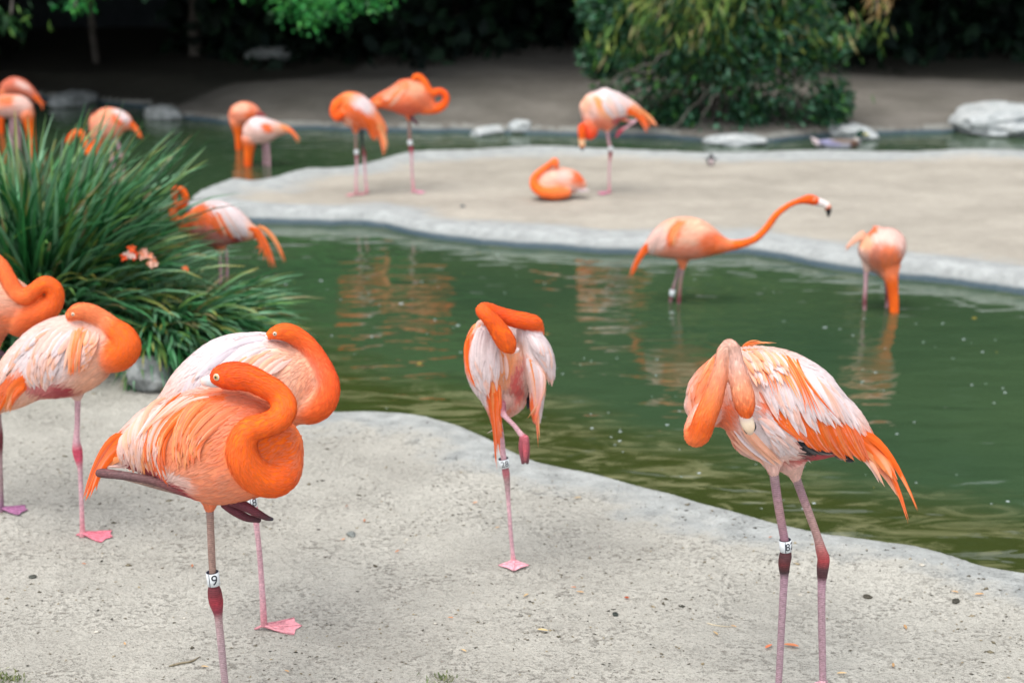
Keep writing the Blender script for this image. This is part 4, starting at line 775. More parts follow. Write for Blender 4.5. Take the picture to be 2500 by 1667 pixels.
# --- G: behind the grass
Bird(dict(label='flamingo with curled neck standing in the pond behind the strap-leaved clump', tr=T4, foot=(820, 2080), z=WATER_Z, lod=1, base=PEACH,
  comps=[('body', [(1290, 860, 60), (1200, 860, 120), (1090, 830, 185), (950, 790, 255), (790, 765, 298), (640, 765, 275), (500, 765, 205), (400, 770, 130)], {}),
         ('neck', [(400, 800, 90), (310, 780, 72), (240, 700, 62), (220, 610, 55), (270, 540, 50), (350, 520, 48), (385, 440, 46), (350, 350, 46), (285, 320, 46), (238, 370, 48), (245, 440, 40)], dict(stops=NS)),
         ('thigh', [(820, 1000, 110), (825, 1130, 40)], dict(stops=[(0, SALM), (1, SALM)]))],
  paint=[(850, 620, 280, 200, 25, WHITE, .4), (1000, 750, 180, 160, 30, WHITE), (560, 650, 150, 160, 0, lin(252, 130, 70)), (650, 730, 90, 160, -20, ORF), (700, 950, 350, 130, 10, lin(225, 140, 130)), (1040, 1000, 110, 60, -20, CRIM), (380, 750, 110, 130, 0, ORF)],
  flow=[(700, 600, .8, .5), (900, 700, .7, .9), (650, 800, .5, 1), (1100, 850, .8, .8), (700, 950, 1, .3)],
  legs=[[(820, 1100, 26, LEGP), (830, 1500, 22, LEGP), (820, 2200, 20, LEGP)], [(900, 1100, 26, LEGP, .05), (910, 1500, 22, LEGP, .05), (905, 2200, 20, LEGP, .05)]],
  wing=[dict(r=[(600, 550), (800, 520), (950, 600)], m=[(700, 750), (900, 720), (1080, 740)], t=[(780, 900), (1050, 950), (1200, 900)], n=26, w=44, seq=True, cols=[ORF, ORF, PEACH, ORF, PALE, WHITE, PALE, WHITE, WHITE, WHITE], lift=.006, j=14)],
  tail=[dict(r=[(1180, 820), (1250, 820)], m=[(1330, 990), (1400, 980)], t=[(1240, 1040), (1440, 1290), (1545, 1340)], n=7, w=60, cols=[ORF], shape='pt', j=14),
        dict(r=[(1300, 790), (1350, 800)], m=[(1480, 950), (1520, 960)], t=[(1620, 1240), (1650, 1230)], n=4, w=56, cols=[ORF, LOR], shape='pt', j=10)]))
# --- H
Bird(dict(label='flamingo wading with its neck stretched out to the right over the water', tr=T5, foot=(495, 912), z=WATER_Z, lod=1, base=PEACH,
  comps=[('body', [(250, 495, 45), (330, 460, 105), (430, 425, 152), (540, 412, 165), (650, 425, 150), (740, 445, 112), (810, 462, 72), (880, 470, 45)], {}),
         ('neck', [(780, 455, 80), (880, 468, 45), (1000, 450, 31), (1090, 410, 28), (1170, 330, 27), (1240, 235, 25), (1330, 165, 22), (1420, 128, 24), (1490, 118, 40), (1540, 128, 36)], dict(stops=NS)),
         ('thigh', [(520, 550, 60), (522, 620, 30), (522, 650, 20)], dict(stops=[(0, SALM), (1, SALM)]))],
  paint=[(350, 430, 120, 130, 30, PALE), (540, 340, 160, 110, 0, PEACH), (455, 390, 42, 115, 22, ORF, .3), (540, 540, 220, 70, 0, lin(248, 150, 118)), (760, 470, 120, 100, 10, lin(252, 120, 60))],
  flow=[(600, 350, -.9, .4), (450, 380, -.5, 1), (350, 450, -.7, .8), (550, 520, -1, .3), (750, 450, -1, .1)],
  legs=[[(522, 640, 18, LEGG), (505, 760, 14, LEGB), (495, 880, 16, JNT), (494, 960, 12, LEGG)], [(498, 640, 16, LEGG, .03), (462, 760, 13, LEGG, .03), (438, 850, 16, JNT, .03), (425, 920, 12, LEGG, .03)]],
  tail=[dict(r=[(260, 450), (275, 500)], m=[(190, 540), (210, 560)], t=[(115, 712), (155, 690)], n=6, w=34, cols=[ORF], shape='pt')],
  wing=[dict(r=[(500, 280), (560, 290)], m=[(430, 370), (480, 380)], t=[(415, 480), (460, 470)], n=4, w=46, cols=[ORF, LOR], lift=.006), dict(r=[(420, 290), (340, 370)], m=[(350, 400), (290, 450)], t=[(310, 500), (260, 520)], n=6, w=50, cols=[PALE, WHITE], lift=.006)],
  beak=[dict(st=[(1548, 135, 34), (1590, 145, 28), (1628, 168, 27), (1640, 205, 22), (1637, 250, 6)], rd=.6, stops=[(0, WHITE), (.45, lin(240, 230, 225)), (.55, lin(240, 130, 90)), (.66, BLK), (1, BLK)])],
  eye=[(1530, 115, 6)], band=[dict(x=443, y=830, hw=22, hh=26, axis=(.1,), yo=.03, seam=False)]))
# --- I
Bird(dict(label='flamingo feeding with its head under water beside the island kerb', tr=T5, foot=(2140, 962), z=WATER_Z, lod=1, base=PALE,
  comps=[('body', [(2010, 350, 40), (2018, 375, 110), (2035, 430, 168), (2050, 490, 182), (2065, 560, 160), (2080, 620, 115), (2100, 680, 70)], dict(rd=.95)),
         ('neck', [(2100, 640, 90, -.03), (2118, 720, 55, -.05), (2130, 800, 42, -.05), (2138, 900, 38, -.05), (2142, 1010, 36, -.05)], dict(stops=[(0, SALM), (.3, N_OR), (1, N_OR)])),
         ('thigh', [(1950, 600, 60), (1930, 670, 22)], dict(stops=[(0, PALE), (1, PALE)]))],
  paint=[(1960, 350, 60, 40, -20, ORF), (1930, 450, 60, 60, 0, lin(252, 190, 150)), (2040, 560, 110, 110, 20, lin(225, 130, 100)), (2120, 600, 90, 130, 0, lin(250, 130, 80))],
  legs=[[(1928, 650, 18, LEGP), (1922, 780, 14, LEGP), (1915, 900, 16, JNT), (1915, 980, 12, LEGP)], [(2080, 660, 18, LEGP, .06), (2085, 860, 14, JNT, .06), (2085, 960, 12, LEGP, .06)]],
  tail=[dict(r=[(1925, 360), (1915, 410)], m=[(1850, 412), (1855, 440)], t=[(1765, 495), (1800, 470)], n=6, w=38, cols=[LOR, ORF, PEACH], shape='pt', yo=.02, j=12)]))
# --- J lying
Bird(dict(label='flamingo lying on the island sand with its neck curled round its body', tr=TK, foot=(440, 1445), lod=1, base=lin(252, 186, 160),
  comps=[('body', [(760, 1280, 50), (700, 1270, 105), (600, 1250, 155), (480, 1255, 185), (360, 1262, 185), (260, 1275, 150), (190, 1290, 90)], dict(rd=.9)),
         ('neck', [(560, 1375, 60, -.10), (430, 1385, 74, -.13), (280, 1372, 66, -.13), (185, 1310, 60, -.10), (165, 1220, 50, -.07), (215, 1150, 44, -.06), (290, 1090, 40, -.05), (370, 1030, 36, -.05), (415, 990, 34, -.05), (432, 1030, 34, -.06), (435, 1075, 22, -.06)], dict(stops=[(0, lin(250, 130, 70)), (.3, N_OR), (1, lin(252, 120, 60))]))],
  paint=[(500, 1170, 110, 70, 0, PALE), (360, 1150, 120, 90, -30, lin(252, 200, 178)), (700, 1200, 60, 100, -10, ORF), (480, 1330, 90, 60, 0, lin(252, 150, 100)), (630, 1345, 90, 40, 0, PALE), (400, 1400, 240, 60, 0, SALM)],
  tail=[dict(r=[(680, 1330)], m=[(740, 1350)], t=[(810, 1360)], n=4, w=50, cols=[WHITE], shape='pt', j=14)]))
# --- K
Bird(dict(label='flamingo bending its head down beside the lying one, on one leg', tr=TK, foot=(1068, 1390), lod=1, base=PALE,
  comps=[('body', [(1440, 410, 40), (1370, 385, 75), (1280, 360, 115), (1170, 355, 180), (1060, 368, 240), (950, 372, 235), (860, 365, 185), (795, 385, 125)], {}),
         ('neck', [(850, 450, 120), (860, 560, 85, -.02), (858, 650, 70, -.03), (820, 690, 55, -.04), (775, 640, 48, -.05), (745, 580, 46, -.06), (735, 640, 48, -.07), (738, 710, 40, -.07)], dict(stops=[(0, SALM), (.3, lin(238, 75, 30)), (.6, lin(225, 50, 15)), (1, N_OR)])),
         ('thigh', [(1040, 560, 80), (1038, 640, 30)], dict(stops=[(0, SALM), (1, PALE)]))],
  paint=[(1100, 250, 230, 120, 25, WHITE), (960, 330, 50, 130, -30, lin(252, 160, 90)), (1030, 450, 120, 60, 30, lin(250, 175, 130)), (950, 570, 200, 90, 0, lin(248, 145, 110)), (790, 330, 70, 120, 0, PEACH), (1180, 510, 80, 40, -20, CRIM), (1400, 400, 100, 50, 30, LOR)],
  flow=[(1000, 200, .9, .4), (1200, 300, .8, .6), (950, 400, .5, 1), (1000, 550, 1, .1), (1350, 400, .9, .5)],
  legs=[[(1038, 630, 20, LEGP), (1062, 780, 18, LEGP), (1078, 870, 22, JNT), (1078, 930, 22, lin(150, 50, 62)), (1070, 1020, 14, LEGP), (1065, 1200, 13, LEGP), (1068, 1370, 16, PINKF)], [(1230, 500, 20, SALM, -.02), (1330, 520, 18, LEGP, -.03), (1385, 515, 16, LEGP, -.03), (1290, 580, 14, LEGP, -.04), (1200, 640, 24, lin(170, 50, 68), -.05), (1150, 710, 12, lin(190, 80, 100), -.05)]],
  feet=[(1068, 1385, 188, .1, lin(218, 130, 165))],
  wing=[dict(r=[(940, 180), (1050, 160), (1150, 200)], m=[(1020, 330), (1120, 330), (1240, 340)], t=[(1120, 480), (1210, 460), (1280, 420)], n=8, w=80, cols=[WHITE, PALE], lift=.006)],
  tail=[dict(r=[(1260, 390), (1330, 400)], m=[(1400, 460), (1450, 480)], t=[(1490, 610), (1540, 620)], n=6, w=70, cols=[ORF], shape='pt', j=14), dict(r=[(1400, 380)], m=[(1530, 470)], t=[(1610, 575)], n=4, w=56, cols=[LOR, ORF], shape='pt', j=14)],
  beak=[dict(st=[(738, 725, 40), (740, 780, 38), (742, 830, 30), (740, 872, 8)], yo=-.07, rd=.6, stops=[(0, lin(240, 150, 90)), (.3, lin(240, 205, 165)), (.6, lin(235, 150, 100)), (.72, BLK), (1, BLK)])],
  band=[dict(x=1080, y=845, hw=26, hh=28, axis=(-.1,), seam=False)]))
# --- L
Bird(dict(label='orange flamingo with drooping wings on the island, left one of the close pair', tr=TL, foot=(405, 1462), lod=1, base=lin(252, 140, 80),
  comps=[('body', [(700, 760, 50), (640, 700, 85), (560, 640, 125), (470, 575, 165), (380, 535, 192), (290, 520, 180), (210, 525, 125), (165, 545, 75)], {}),
         ('neck', [(230, 440, 60, -.06), (175, 500, 55, -.08), (160, 570, 48, -.09), (200, 620, 44, -.10), (235, 580, 40, -.11)], dict(stops=[(0, ORF), (1, N_DEEP)])),
         ('thigh', [(395, 680, 70), (395, 780, 24)], dict(stops=[(0, SALM), (1, SALM)]))],
  paint=[(480, 500, 120, 130, 30, WHITE, .5), (400, 640, 110, 130, -30, ORF), (200, 620, 80, 60, 30, N_DEEP), (330, 700, 100, 60, 30, lin(252, 180, 150)), (560, 690, 130, 60, 40, ORF)],
  flow=[(300, 450, .5, 1), (450, 550, .7, .9), (560, 650, .8, .8), (300, 650, .5, .8)],
  legs=[[(395, 770, 16, LEGB), (398, 950, 14, LEGB), (405, 1030, 20, lin(150, 60, 75)), (408, 1100, 15, LEGP), (400, 1300, 13, LEGP), (404, 1440, 16, PINKF)], [(460, 760, 18, BLK, .03), (468, 900, 16, lin(30, 50, 48), .03), (488, 1010, 20, lin(130, 50, 62), .03), (492, 1100, 15, LEGP, .03), (505, 1300, 13, LEGP, .03), (520, 1425, 16, PINKF, .03)]],
  feet=[(404, 1456, 180, .09, PINKF), (520, 1440, 190, .08, PINKF, .03)],
  wing=[dict(r=[(250, 400), (300, 400)], m=[(300, 560), (380, 560)], t=[(400, 760), (440, 730)], n=5, w=60, cols=[ORF, LOR], lift=.008), dict(r=[(440, 560), (520, 620)], m=[(520, 690), (600, 700)], t=[(570, 840), (620, 860)], n=5, w=60, cols=[ORF], lift=.006)],
  tail=[dict(r=[(600, 680), (660, 680)], m=[(670, 820), (700, 800)], t=[(700, 1030), (765, 930)], n=7, w=56, cols=[ORF, LOR], shape='pt', j=12)],
  band=[dict(x=404, y=992, hw=24, hh=26, axis=(0,), seam=False)]))
# --- M
Bird(dict(label='orange flamingo with its neck looped beside its breast, right one of the close pair', tr=TL, foot=(1030, 1440), lod=1, base=lin(250, 125, 75),
  comps=[('body', [(560, 470, 40), (620, 450, 65), (700, 430, 95), (790, 418, 130), (860, 410, 170), (950, 400, 205), (1050, 410, 195), (1130, 440, 150), (1200, 480, 95)], {}),
         ('neck', [(1150, 500, 85), (1220, 515, 65), (1300, 510, 52), (1365, 465, 44), (1385, 400, 40), (1355, 345, 38), (1300, 330, 38), (1240, 350, 44, -.02), (1195, 320, 44, -.03), (1150, 240, 42, -.03), (1100, 185, 42, -.03), (1055, 170, 36, -.04), (1020, 190, 22, -.05)], dict(stops=NS2)),
         ('thigh', [(975, 560, 60), (980, 640, 24)], dict(stops=[(0, N_OR), (1, SALM)]))],
  paint=[(900, 330, 220, 80, -25, lin(250, 175, 140)), (880, 340, 60, 130, 40, ORF), (1060, 300, 90, 110, 20, lin(250, 170, 130)), (950, 530, 160, 60, 0, lin(232, 100, 60)), (640, 450, 100, 60, 0, ORF)],
  legs=[[(980, 630, 20, LEGB), (984, 760, 17, LEGB), (992, 900, 20, JNT), (1002, 960, 26, lin(160, 55, 75)), (1008, 1040, 16, LEGP), (1012, 1200, 14, LEGP), (1028, 1425, 16, PINKF)], [(1000, 610, 20, lin(110, 50, 70), -.03), (1040, 655, 20, lin(90, 45, 62), -.04), (1080, 695, 10, lin(80, 40, 56), -.04)]],
  feet=[(1028, 1434, -10, .1, lin(222, 150, 175))],
  tail=[dict(r=[(640, 420), (680, 470)], m=[(560, 440), (600, 540)], t=[(480, 445), (530, 620), (610, 650)], n=8, w=46, cols=[ORF, (ORF, LOR), LOR], shape='pt', j=10)],
  wing=[dict(r=[(900, 260), (1000, 260)], m=[(800, 350), (880, 370)], t=[(680, 420), (780, 470)], n=7, w=60, cols=[ORF, LOR, PEACH], lift=.006)],
  band=[dict(x=990, y=888, hw=26, hh=28, axis=(-.05,), seam=False)]))
# --- far ones in the pond
Bird(dict(label='far flamingo drinking in the dark pond, behind a paler one', tr=T6, foot=(1835, 642), z=WATER_Z, lod=2, base=lin(250, 150, 115),
  comps=[('body', [(1985, 380, 30), (1950, 372, 66), (1880, 368, 90), (1810, 385, 78), (1780, 400, 45)], {}), ('neck', [(1810, 430, 55), (1825, 520, 34), (1828, 600, 26), (1830, 670, 24)], dict(stops=NS))],
  paint=[(1900, 360, 40, 50, -30, ORF), (1850, 330, 60, 40, 0, PEACH)], legs=[[(1870, 440, 10, LEGP), (1872, 660, 8, LEGP)], [(1895, 440, 10, LEGP, .05), (1898, 660, 8, LEGP, .05)]], tail=[dict(r=[(1960, 370)], m=[(1990, 375)], t=[(2030, 395)], n=3, w=26, cols=[CRIM], shape='pt')]))
Bird(dict(label='far whitish flamingo drinking, in front of an orange one in the dark pond', tr=T6, foot=(1905, 770), z=WATER_Z, lod=2, base=PALE,
  comps=[('body', [(2200, 500, 22), (2130, 490, 55), (2050, 495, 92), (1970, 500, 105), (1910, 515, 75)], {}), ('neck', [(1910, 560, 62), (1905, 640, 42), (1900, 720, 34), (1900, 800, 30)], dict(stops=NS))],
  paint=[(1990, 430, 90, 60, 0, WHITE), (2045, 480, 44, 36, 40, ORF), (2150, 490, 60, 40, 0, PEACH)], legs=[[(2045, 580, 14, LEGP), (2058, 700, 11, LEGP), (2062, 860, 10, LEGP)], [(2020, 580, 14, LEGP, .05), (2030, 860, 10, LEGP, .05)]],
  tail=[dict(r=[(2150, 460), (2160, 490)], m=[(2220, 500)], t=[(2280, 575)], n=5, w=30, cols=[ORF, LOR], shape='pt')]))
Bird(dict(label='far flamingo with its neck bent back up, just above the strap leaves', tr=T6, foot=(900, 780), z=WATER_Z, lod=2, base=lin(250, 160, 125),
  comps=[('body', [(1010, 470, 28), (950, 440, 80), (870, 440, 118), (790, 450, 115), (735, 455, 80)], {}), ('neck', [(745, 510, 60), (745, 590, 42), (722, 660, 34), (680, 668, 27), (655, 600, 25), (630, 530, 25), (590, 512, 24), (548, 545, 26), (520, 590, 20)], dict(stops=NS))],
  paint=[(930, 390, 80, 40, 40, WHITE), (895, 420, 34, 58, -30, ORF, .3), (800, 480, 100, 60, 0, lin(250, 170, 140))], legs=[[(880, 540, 16, LEGP), (915, 640, 13, LEGP), (945, 800, 12, LEGP)], [(850, 540, 16, LEGP, .05), (850, 640, 12, LEGP, .05), (870, 800, 12, LEGP, .05)]],
  tail=[dict(r=[(990, 440)], m=[(1045, 490)], t=[(1080, 560)], n=5, w=30, cols=[ORF, N_OR], shape='pt', j=10)]))
Bird(dict(label='far flamingo at the left edge drinking with its neck straight down', tr=T6, foot=(150, 690), z=WATER_Z, lod=2, base=lin(250, 165, 135),
  comps=[('body', [(-70, 350, 40), (0, 320, 80), (80, 312, 90), (160, 315, 82), (215, 340, 58)], {}), ('neck', [(205, 370, 60), (225, 460, 38), (240, 560, 30), (250, 720, 26)], dict(stops=NS))],
  paint=[(60, 270, 80, 34, 0, lin(250, 125, 70)), (170, 290, 70, 60, 0, PALE), (80, 370, 120, 40, 0, lin(240, 185, 175))], legs=[[(90, 390, 14, LEGP), (85, 720, 10, LEGP)], [(150, 390, 14, LEGP, .06), (145, 720, 10, LEGP, .06)]],
  tail=[dict(r=[(-60, 340)], m=[(-110, 380)], t=[(-150, 450)], n=4, w=30, cols=[ORF], shape='pt')]))
Bird(dict(label='farthest flamingo at the left edge, in shade behind the drinking one', tr=T6, foot=(110, 520), z=WATER_Z, lod=2, base=lin(236, 125, 95),
  comps=[('body', [(300, 275, 20), (250, 225, 38), (180, 175, 60), (110, 155, 66), (50, 175, 52), (25, 205, 34)], {}), ('neck', [(30, 200, 40), (15, 270, 26), (10, 360, 22), (12, 540, 20)], dict(stops=NS))],
  paint=[(170, 150, 70, 24, 30, PALE)], legs=[[(120, 200, 14, LEGP), (120, 540, 9, LEGP)], [(90, 200, 14, LEGP, .06), (90, 540, 9, LEGP, .06)]],
  tail=[dict(r=[(250, 230), (280, 260)], m=[(300, 270)], t=[(320, 345), (340, 280)], n=5, w=30, cols=[ORF, N_OR], shape='pt')]))
# --- mallard and a small bird
GREY = lin(178, 178, 190)
Bird(dict(name='duck', cat='duck', group=None, label='mallard drake swimming in the strip of water beyond the island', tr=TD, foot=(1380, 772), z=WATER_Z, lod=2, vs=.6, base=GREY,
  comps=[('body', [(1256, 742, 9), (1290, 752, 22), (1345, 756, 30), (1410, 757, 32), (1460, 752, 26), (1490, 744, 14)], dict(rd=1.0)), ('neck', [(1470, 742, 17), (1482, 722, 14), (1488, 705, 15), (1498, 694, 17), (1510, 695, 13)], dict(stops=[(0, lin(120, 80, 60)), (.25, lin(220, 220, 215)), (.35, lin(14, 60, 50)), (1, lin(14, 64, 56))], sgn=-1))],
  paint=[(1258, 738, 34, 26, 0, WHITE), (1298, 738, 16, 30, -20, BLK), (1340, 745, 60, 14, 10, lin(150, 150, 190)), (1410, 735, 60, 14, 0, lin(130, 115, 105)), (1470, 755, 26, 24, 0, lin(105, 78, 62))],
  tail=[dict(r=[(1275, 740)], m=[(1255, 728)], t=[(1240, 722)], n=3, w=14, cols=[WHITE], shape='pt', j=3)],
  beak=[dict(st=[(1512, 698, 9), (1525, 702, 7), (1536, 705, 5)], rd=1.2, stops=[(0, lin(190, 180, 80)), (1, lin(190, 180, 80))])], eye=[(1502, 692, 2.4)]))
Bird(dict(name='small_bird', cat='bird', group=None, label='small dark bird with a white breast standing on the island kerb', tr=(1, 0, 0), foot=(1736, 405), lod=2, vs=.3, base=lin(60, 66, 72),
  comps=[('body', [(1736, 386, 4), (1736, 390, 8), (1735, 396, 9), (1735, 401, 6)], dict(rd=1.2)), ('neck', [(1736, 388, 6, -.01), (1736, 383, 5.5, -.015), (1736, 380, 4.5, -.02)], dict(stops=[(0, lin(55, 60, 66)), (1, lin(50, 54, 60))]))],
  paint=[(1736, 396, 5, 8, 0, WHITE, .3)], legs=[[(1733, 400, 1, BLK), (1733, 405, 1, BLK)], [(1738, 400, 1, BLK), (1738, 405, 1, BLK)]],
  tail=[dict(r=[(1728, 388)], m=[(1722, 388)], t=[(1717, 389)], n=2, w=4, cols=[lin(50, 54, 60)], shape='pt', j=.5), dict(r=[(1743, 388)], m=[(1749, 388)], t=[(1754, 389)], n=2, w=4, cols=[lin(50, 54, 60)], shape='pt', j=.5)],
  beak=[dict(st=[(1736, 380, 1.5, -.03), (1736, 382, .6, -.045)], stops=[(0, BLK), (1, BLK)])]))
# ------------------------------------------------------------------ rocks
def rock(name, u0, u1, v0, v1, label, m, seed, depth=0.8, cat='rock', group=None, sink=0.12):
    base = at_z((u0 + u1) / 2 * 1.06293, v1 * 1.06293, 0.0); k = (base - CAMV).dot(FW) / FPX * 1.06293
    gz = ground_z(base.x, base.y); w = (u1 - u0) * k / 2; h = (v1 - v0) * k * 1.0
    import bmesh
    bm = bmesh.new(); bmesh.ops.create_icosphere(bm, subdivisions=4, radius=1)
    for v in bm.verts:
        n = v.co.normalized(); q = Vector((round(n.x * 2.2) / 2.2, round(n.y * 2.2) / 2.2, round(n.z * 2.2) / 2.2)).normalized()
        n2 = (n * .68 + q * .32)
        d = 1 + .22 * noise.noise(n * 1.6 + Vector((seed, 0, 0))) + .09 * noise.noise(n * 5 + Vector((seed, 3, 0))) + .03 * noise.noise(n * 14)
        v.co = Vector((n2.x * w * d, n2.y * w * depth * d, max(n2.z, -.7) * h * (.5) * d))
    me = bpy.data.meshes.new(name); bm.to_mesh(me); bm.free()
    me.polygons.foreach_set('use_smooth', np.ones(len(me.polygons), bool))
    o = link(name, me, m, label=label, category=cat, group=group); o.location = (base.x, base.y + w * depth * .8, max(gz, -.1) + h * (.5 - sink)); o.rotation_euler = (0, 0, seed)
rock('boulder', 2150, 2500, 218, 292, 'large pale boulder on the far bank at the right edge', M_ROCK_PALE, 1.1, .6)
rock('boulder', 1895, 2030, 262, 304, 'flat pale rock on the far bank, right of the bush', M_ROCK_PALE, 2.3, .6)
rock('boulder', 1615, 1775, 288, 320, 'low pale rock at the foot of the bush by the water', M_ROCK_PALE, 3.1, .6)
rock('boulder', 1060, 1195, 268, 294, 'low bluish white rock on the far bank behind the island', M_ROCK_PALE, 4.2, .5)
rock('boulder', 1165, 1225, 258, 293, 'small pale rock at the right end of the bluish white one', M_ROCK_PALE, 6.2, .7)
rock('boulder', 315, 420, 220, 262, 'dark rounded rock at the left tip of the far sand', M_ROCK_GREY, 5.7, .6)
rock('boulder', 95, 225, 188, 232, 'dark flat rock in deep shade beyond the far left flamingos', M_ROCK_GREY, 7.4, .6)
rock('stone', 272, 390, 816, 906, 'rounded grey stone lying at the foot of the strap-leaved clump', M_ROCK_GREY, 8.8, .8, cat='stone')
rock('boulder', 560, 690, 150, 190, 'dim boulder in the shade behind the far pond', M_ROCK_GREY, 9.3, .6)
# ------------------------------------------------------------------ strap-leaved clumps
def blades(base, n, spread, L, w, elev, az, droop, cols, seed, lean=(0, 0)):
    g = np.random.default_rng(seed); K = 9
    s = np.linspace(0, 1, K)
    a = R(az[0]) + g.random(n) * (R(az[1]) - R(az[0])); rr = np.sqrt(g.random(n)) * spread
    el = R(elev[0]) + g.random(n) * (R(elev[1]) - R(elev[0])); ln = L[0] + g.random(n) * (L[1] - L[0]); dr = R(droop[0]) + g.random(n) * (R(droop[1]) - R(droop[0]))
    a2 = a + g.normal(0, .25, n)
    P0 = np.stack([base[0] + np.cos(a) * rr, base[1] + np.sin(a) * rr * .8, np.full(n, base[2])], 1)
    ang = el[:, None] - dr[:, None] * s[None] ** 1.5
    dh = np.cos(ang); dz = np.sin(ang); st = ln[:, None] / (K - 1)
    bend = a2[:, None] + (g.normal(0, .35, n))[:, None] * s[None]
    dx = np.cos(bend) * dh + lean[0] * s[None]; dy = np.sin(bend) * dh + lean[1] * s[None]
    X_ = np.cumsum(np.concatenate([np.zeros((n, 1)), dx[:, :-1] * st], 1), 1); Y_ = np.cumsum(np.concatenate([np.zeros((n, 1)), dy[:, :-1] * st], 1), 1); Z_ = np.cumsum(np.concatenate([np.zeros((n, 1)), dz[:, :-1] * st], 1), 1)
    P = P0[:, None, :] + np.stack([X_, Y_, Z_], -1); P[..., 2] = np.maximum(P[..., 2], -.05)
    T = unit(np.gradient(P, axis=1)); side = np.stack([-np.sin(bend), np.cos(bend), np.zeros_like(bend)], -1); tw = g.normal(0, .5, n)[:, None, None]
    Nn = unit(np.cross(T, side)); Nn = np.where(Nn[..., 2:] < 0, -Nn, Nn); Nn = unit(Nn + side * tw)
    wd = (w[0] + g.random(n) * (w[1] - w[0]))[:, None] * .5 * np.array([.7, .9, 1, 1, .98, .9, .75, .5, .06])[None]
    V, q = feather_grid(P, Nn, wd, -.35, 3)
    base_c = np.array(cols)[g.integers(len(cols), size=n)] * g.uniform(.75, 1.25, (n, 1))
    dead = g.random((n, 1)) < .045; base_c = np.where(dead, np.array([[.24, .19, .09]]), base_c)
    tipc = np.where(g.random((n, 1)) < .10, np.array([[.32, .27, .05]]), base_c * 1.05); f = (s ** 6)[None, :, None]
    c = base_c[:, None] * (1 - f) + tipc[:, None] * f; c = np.repeat(c[:, :, None, :], 3, 2); c[:, :, 1] *= 1.15
    return P, V.reshape(n, K * 3, 3), c.reshape(n, K * 3, 3), q[:(K - 1) * 2]
GR = [(.012, .085, .022), (.020, .12, .032), (.035, .16, .05), (.07, .22, .10), (.008, .055, .018), (.11, .26, .14), (.08, .18, .04)]
GR2 = [(.04, .16, .06), (.08, .24, .11), (.12, .29, .155), (.02, .11, .035), (.16, .32, .19), (.10, .20, .05)]
def clump(name, label, base, sets):
    root = empty(name, Vector(base), label, 'plant', 'strap-leaved clumps')
    allV, allC, allP = [], [], []; qq = None
    for kw in sets:
        P, V, C, q = blades(base, **kw); allV.append(V); allC.append(C); allP.append(P); qq = q
    V = np.concatenate(allV); C = np.concatenate(allC); P = np.concatenate(allP); n = len(V)
    dist = np.linalg.norm(P[:, 5] - np.array(CAMV), axis=1); ext = np.linalg.norm(P[:, -1] - P[:, 2], axis=1); score = ext / dist + rng.random(n) * .02 - (P[:, 5, 1] - base[1]) * .08
    top = set(np.argsort(-score)[:300].tolist()); rest = [i for i in range(n) if i not in top]
    for i in top: link('leaf', mesh_np('leaf', V[i], qq, None, C[i]), M_BLADE, root)
    m = V.shape[1]; Q2 = np.concatenate([qq + k * m for k in range(len(rest))])
    link('leaves', mesh_np('leaves', V[rest], Q2, None, C[rest].reshape(-1, 3)), M_BLADE, root, kind='stuff')
    return root
b1 = at_z(70 * 1.063, 800 * 1.063); b2 = at_z(335 * 1.063, 812 * 1.063)
clump('grass_clump', 'tall clump of dark green strap leaves at the left edge of the pond', (b1.x, b1.y, 0),
  [dict(n=900, spread=.34, L=(.80, 1.32), w=(.018, .032), elev=(62, 88), az=(0, 360), droop=(25, 75), cols=GR, seed=1),
   dict(n=560, spread=.38, L=(.6, 1.0), w=(.016, .03), elev=(48, 76), az=(-75, 60), droop=(45, 90), cols=GR2, seed=2),
   dict(n=260, spread=.36, L=(.35, .7), w=(.016, .028), elev=(35, 75), az=(180, 280), droop=(70, 130), cols=GR, seed=3)])
clump('grass_clump', 'lower clump of strap leaves drooping to the right over the pond bank', (b2.x, b2.y, 0),
  [dict(n=900, spread=.28, L=(.42, .68), w=(.018, .030), elev=(24, 64), az=(-80, 25), droop=(50, 100), cols=GR2, seed=4),
   dict(n=380, spread=.28, L=(.32, .55), w=(.014, .024), elev=(35, 75), az=(0, 360), droop=(50, 100), cols=GR, seed=5),
   dict(n=360, spread=.28, L=(.45, .72), w=(.014, .026), elev=(22, 60), az=(290, 335), droop=(60, 110), cols=GR + GR2[:2], seed=6),
   dict(n=40, spread=.2, L=(.72, .85), w=(.014, .02), elev=(22, 42), az=(-35, 25), droop=(35, 70), cols=GR2, seed=16)])
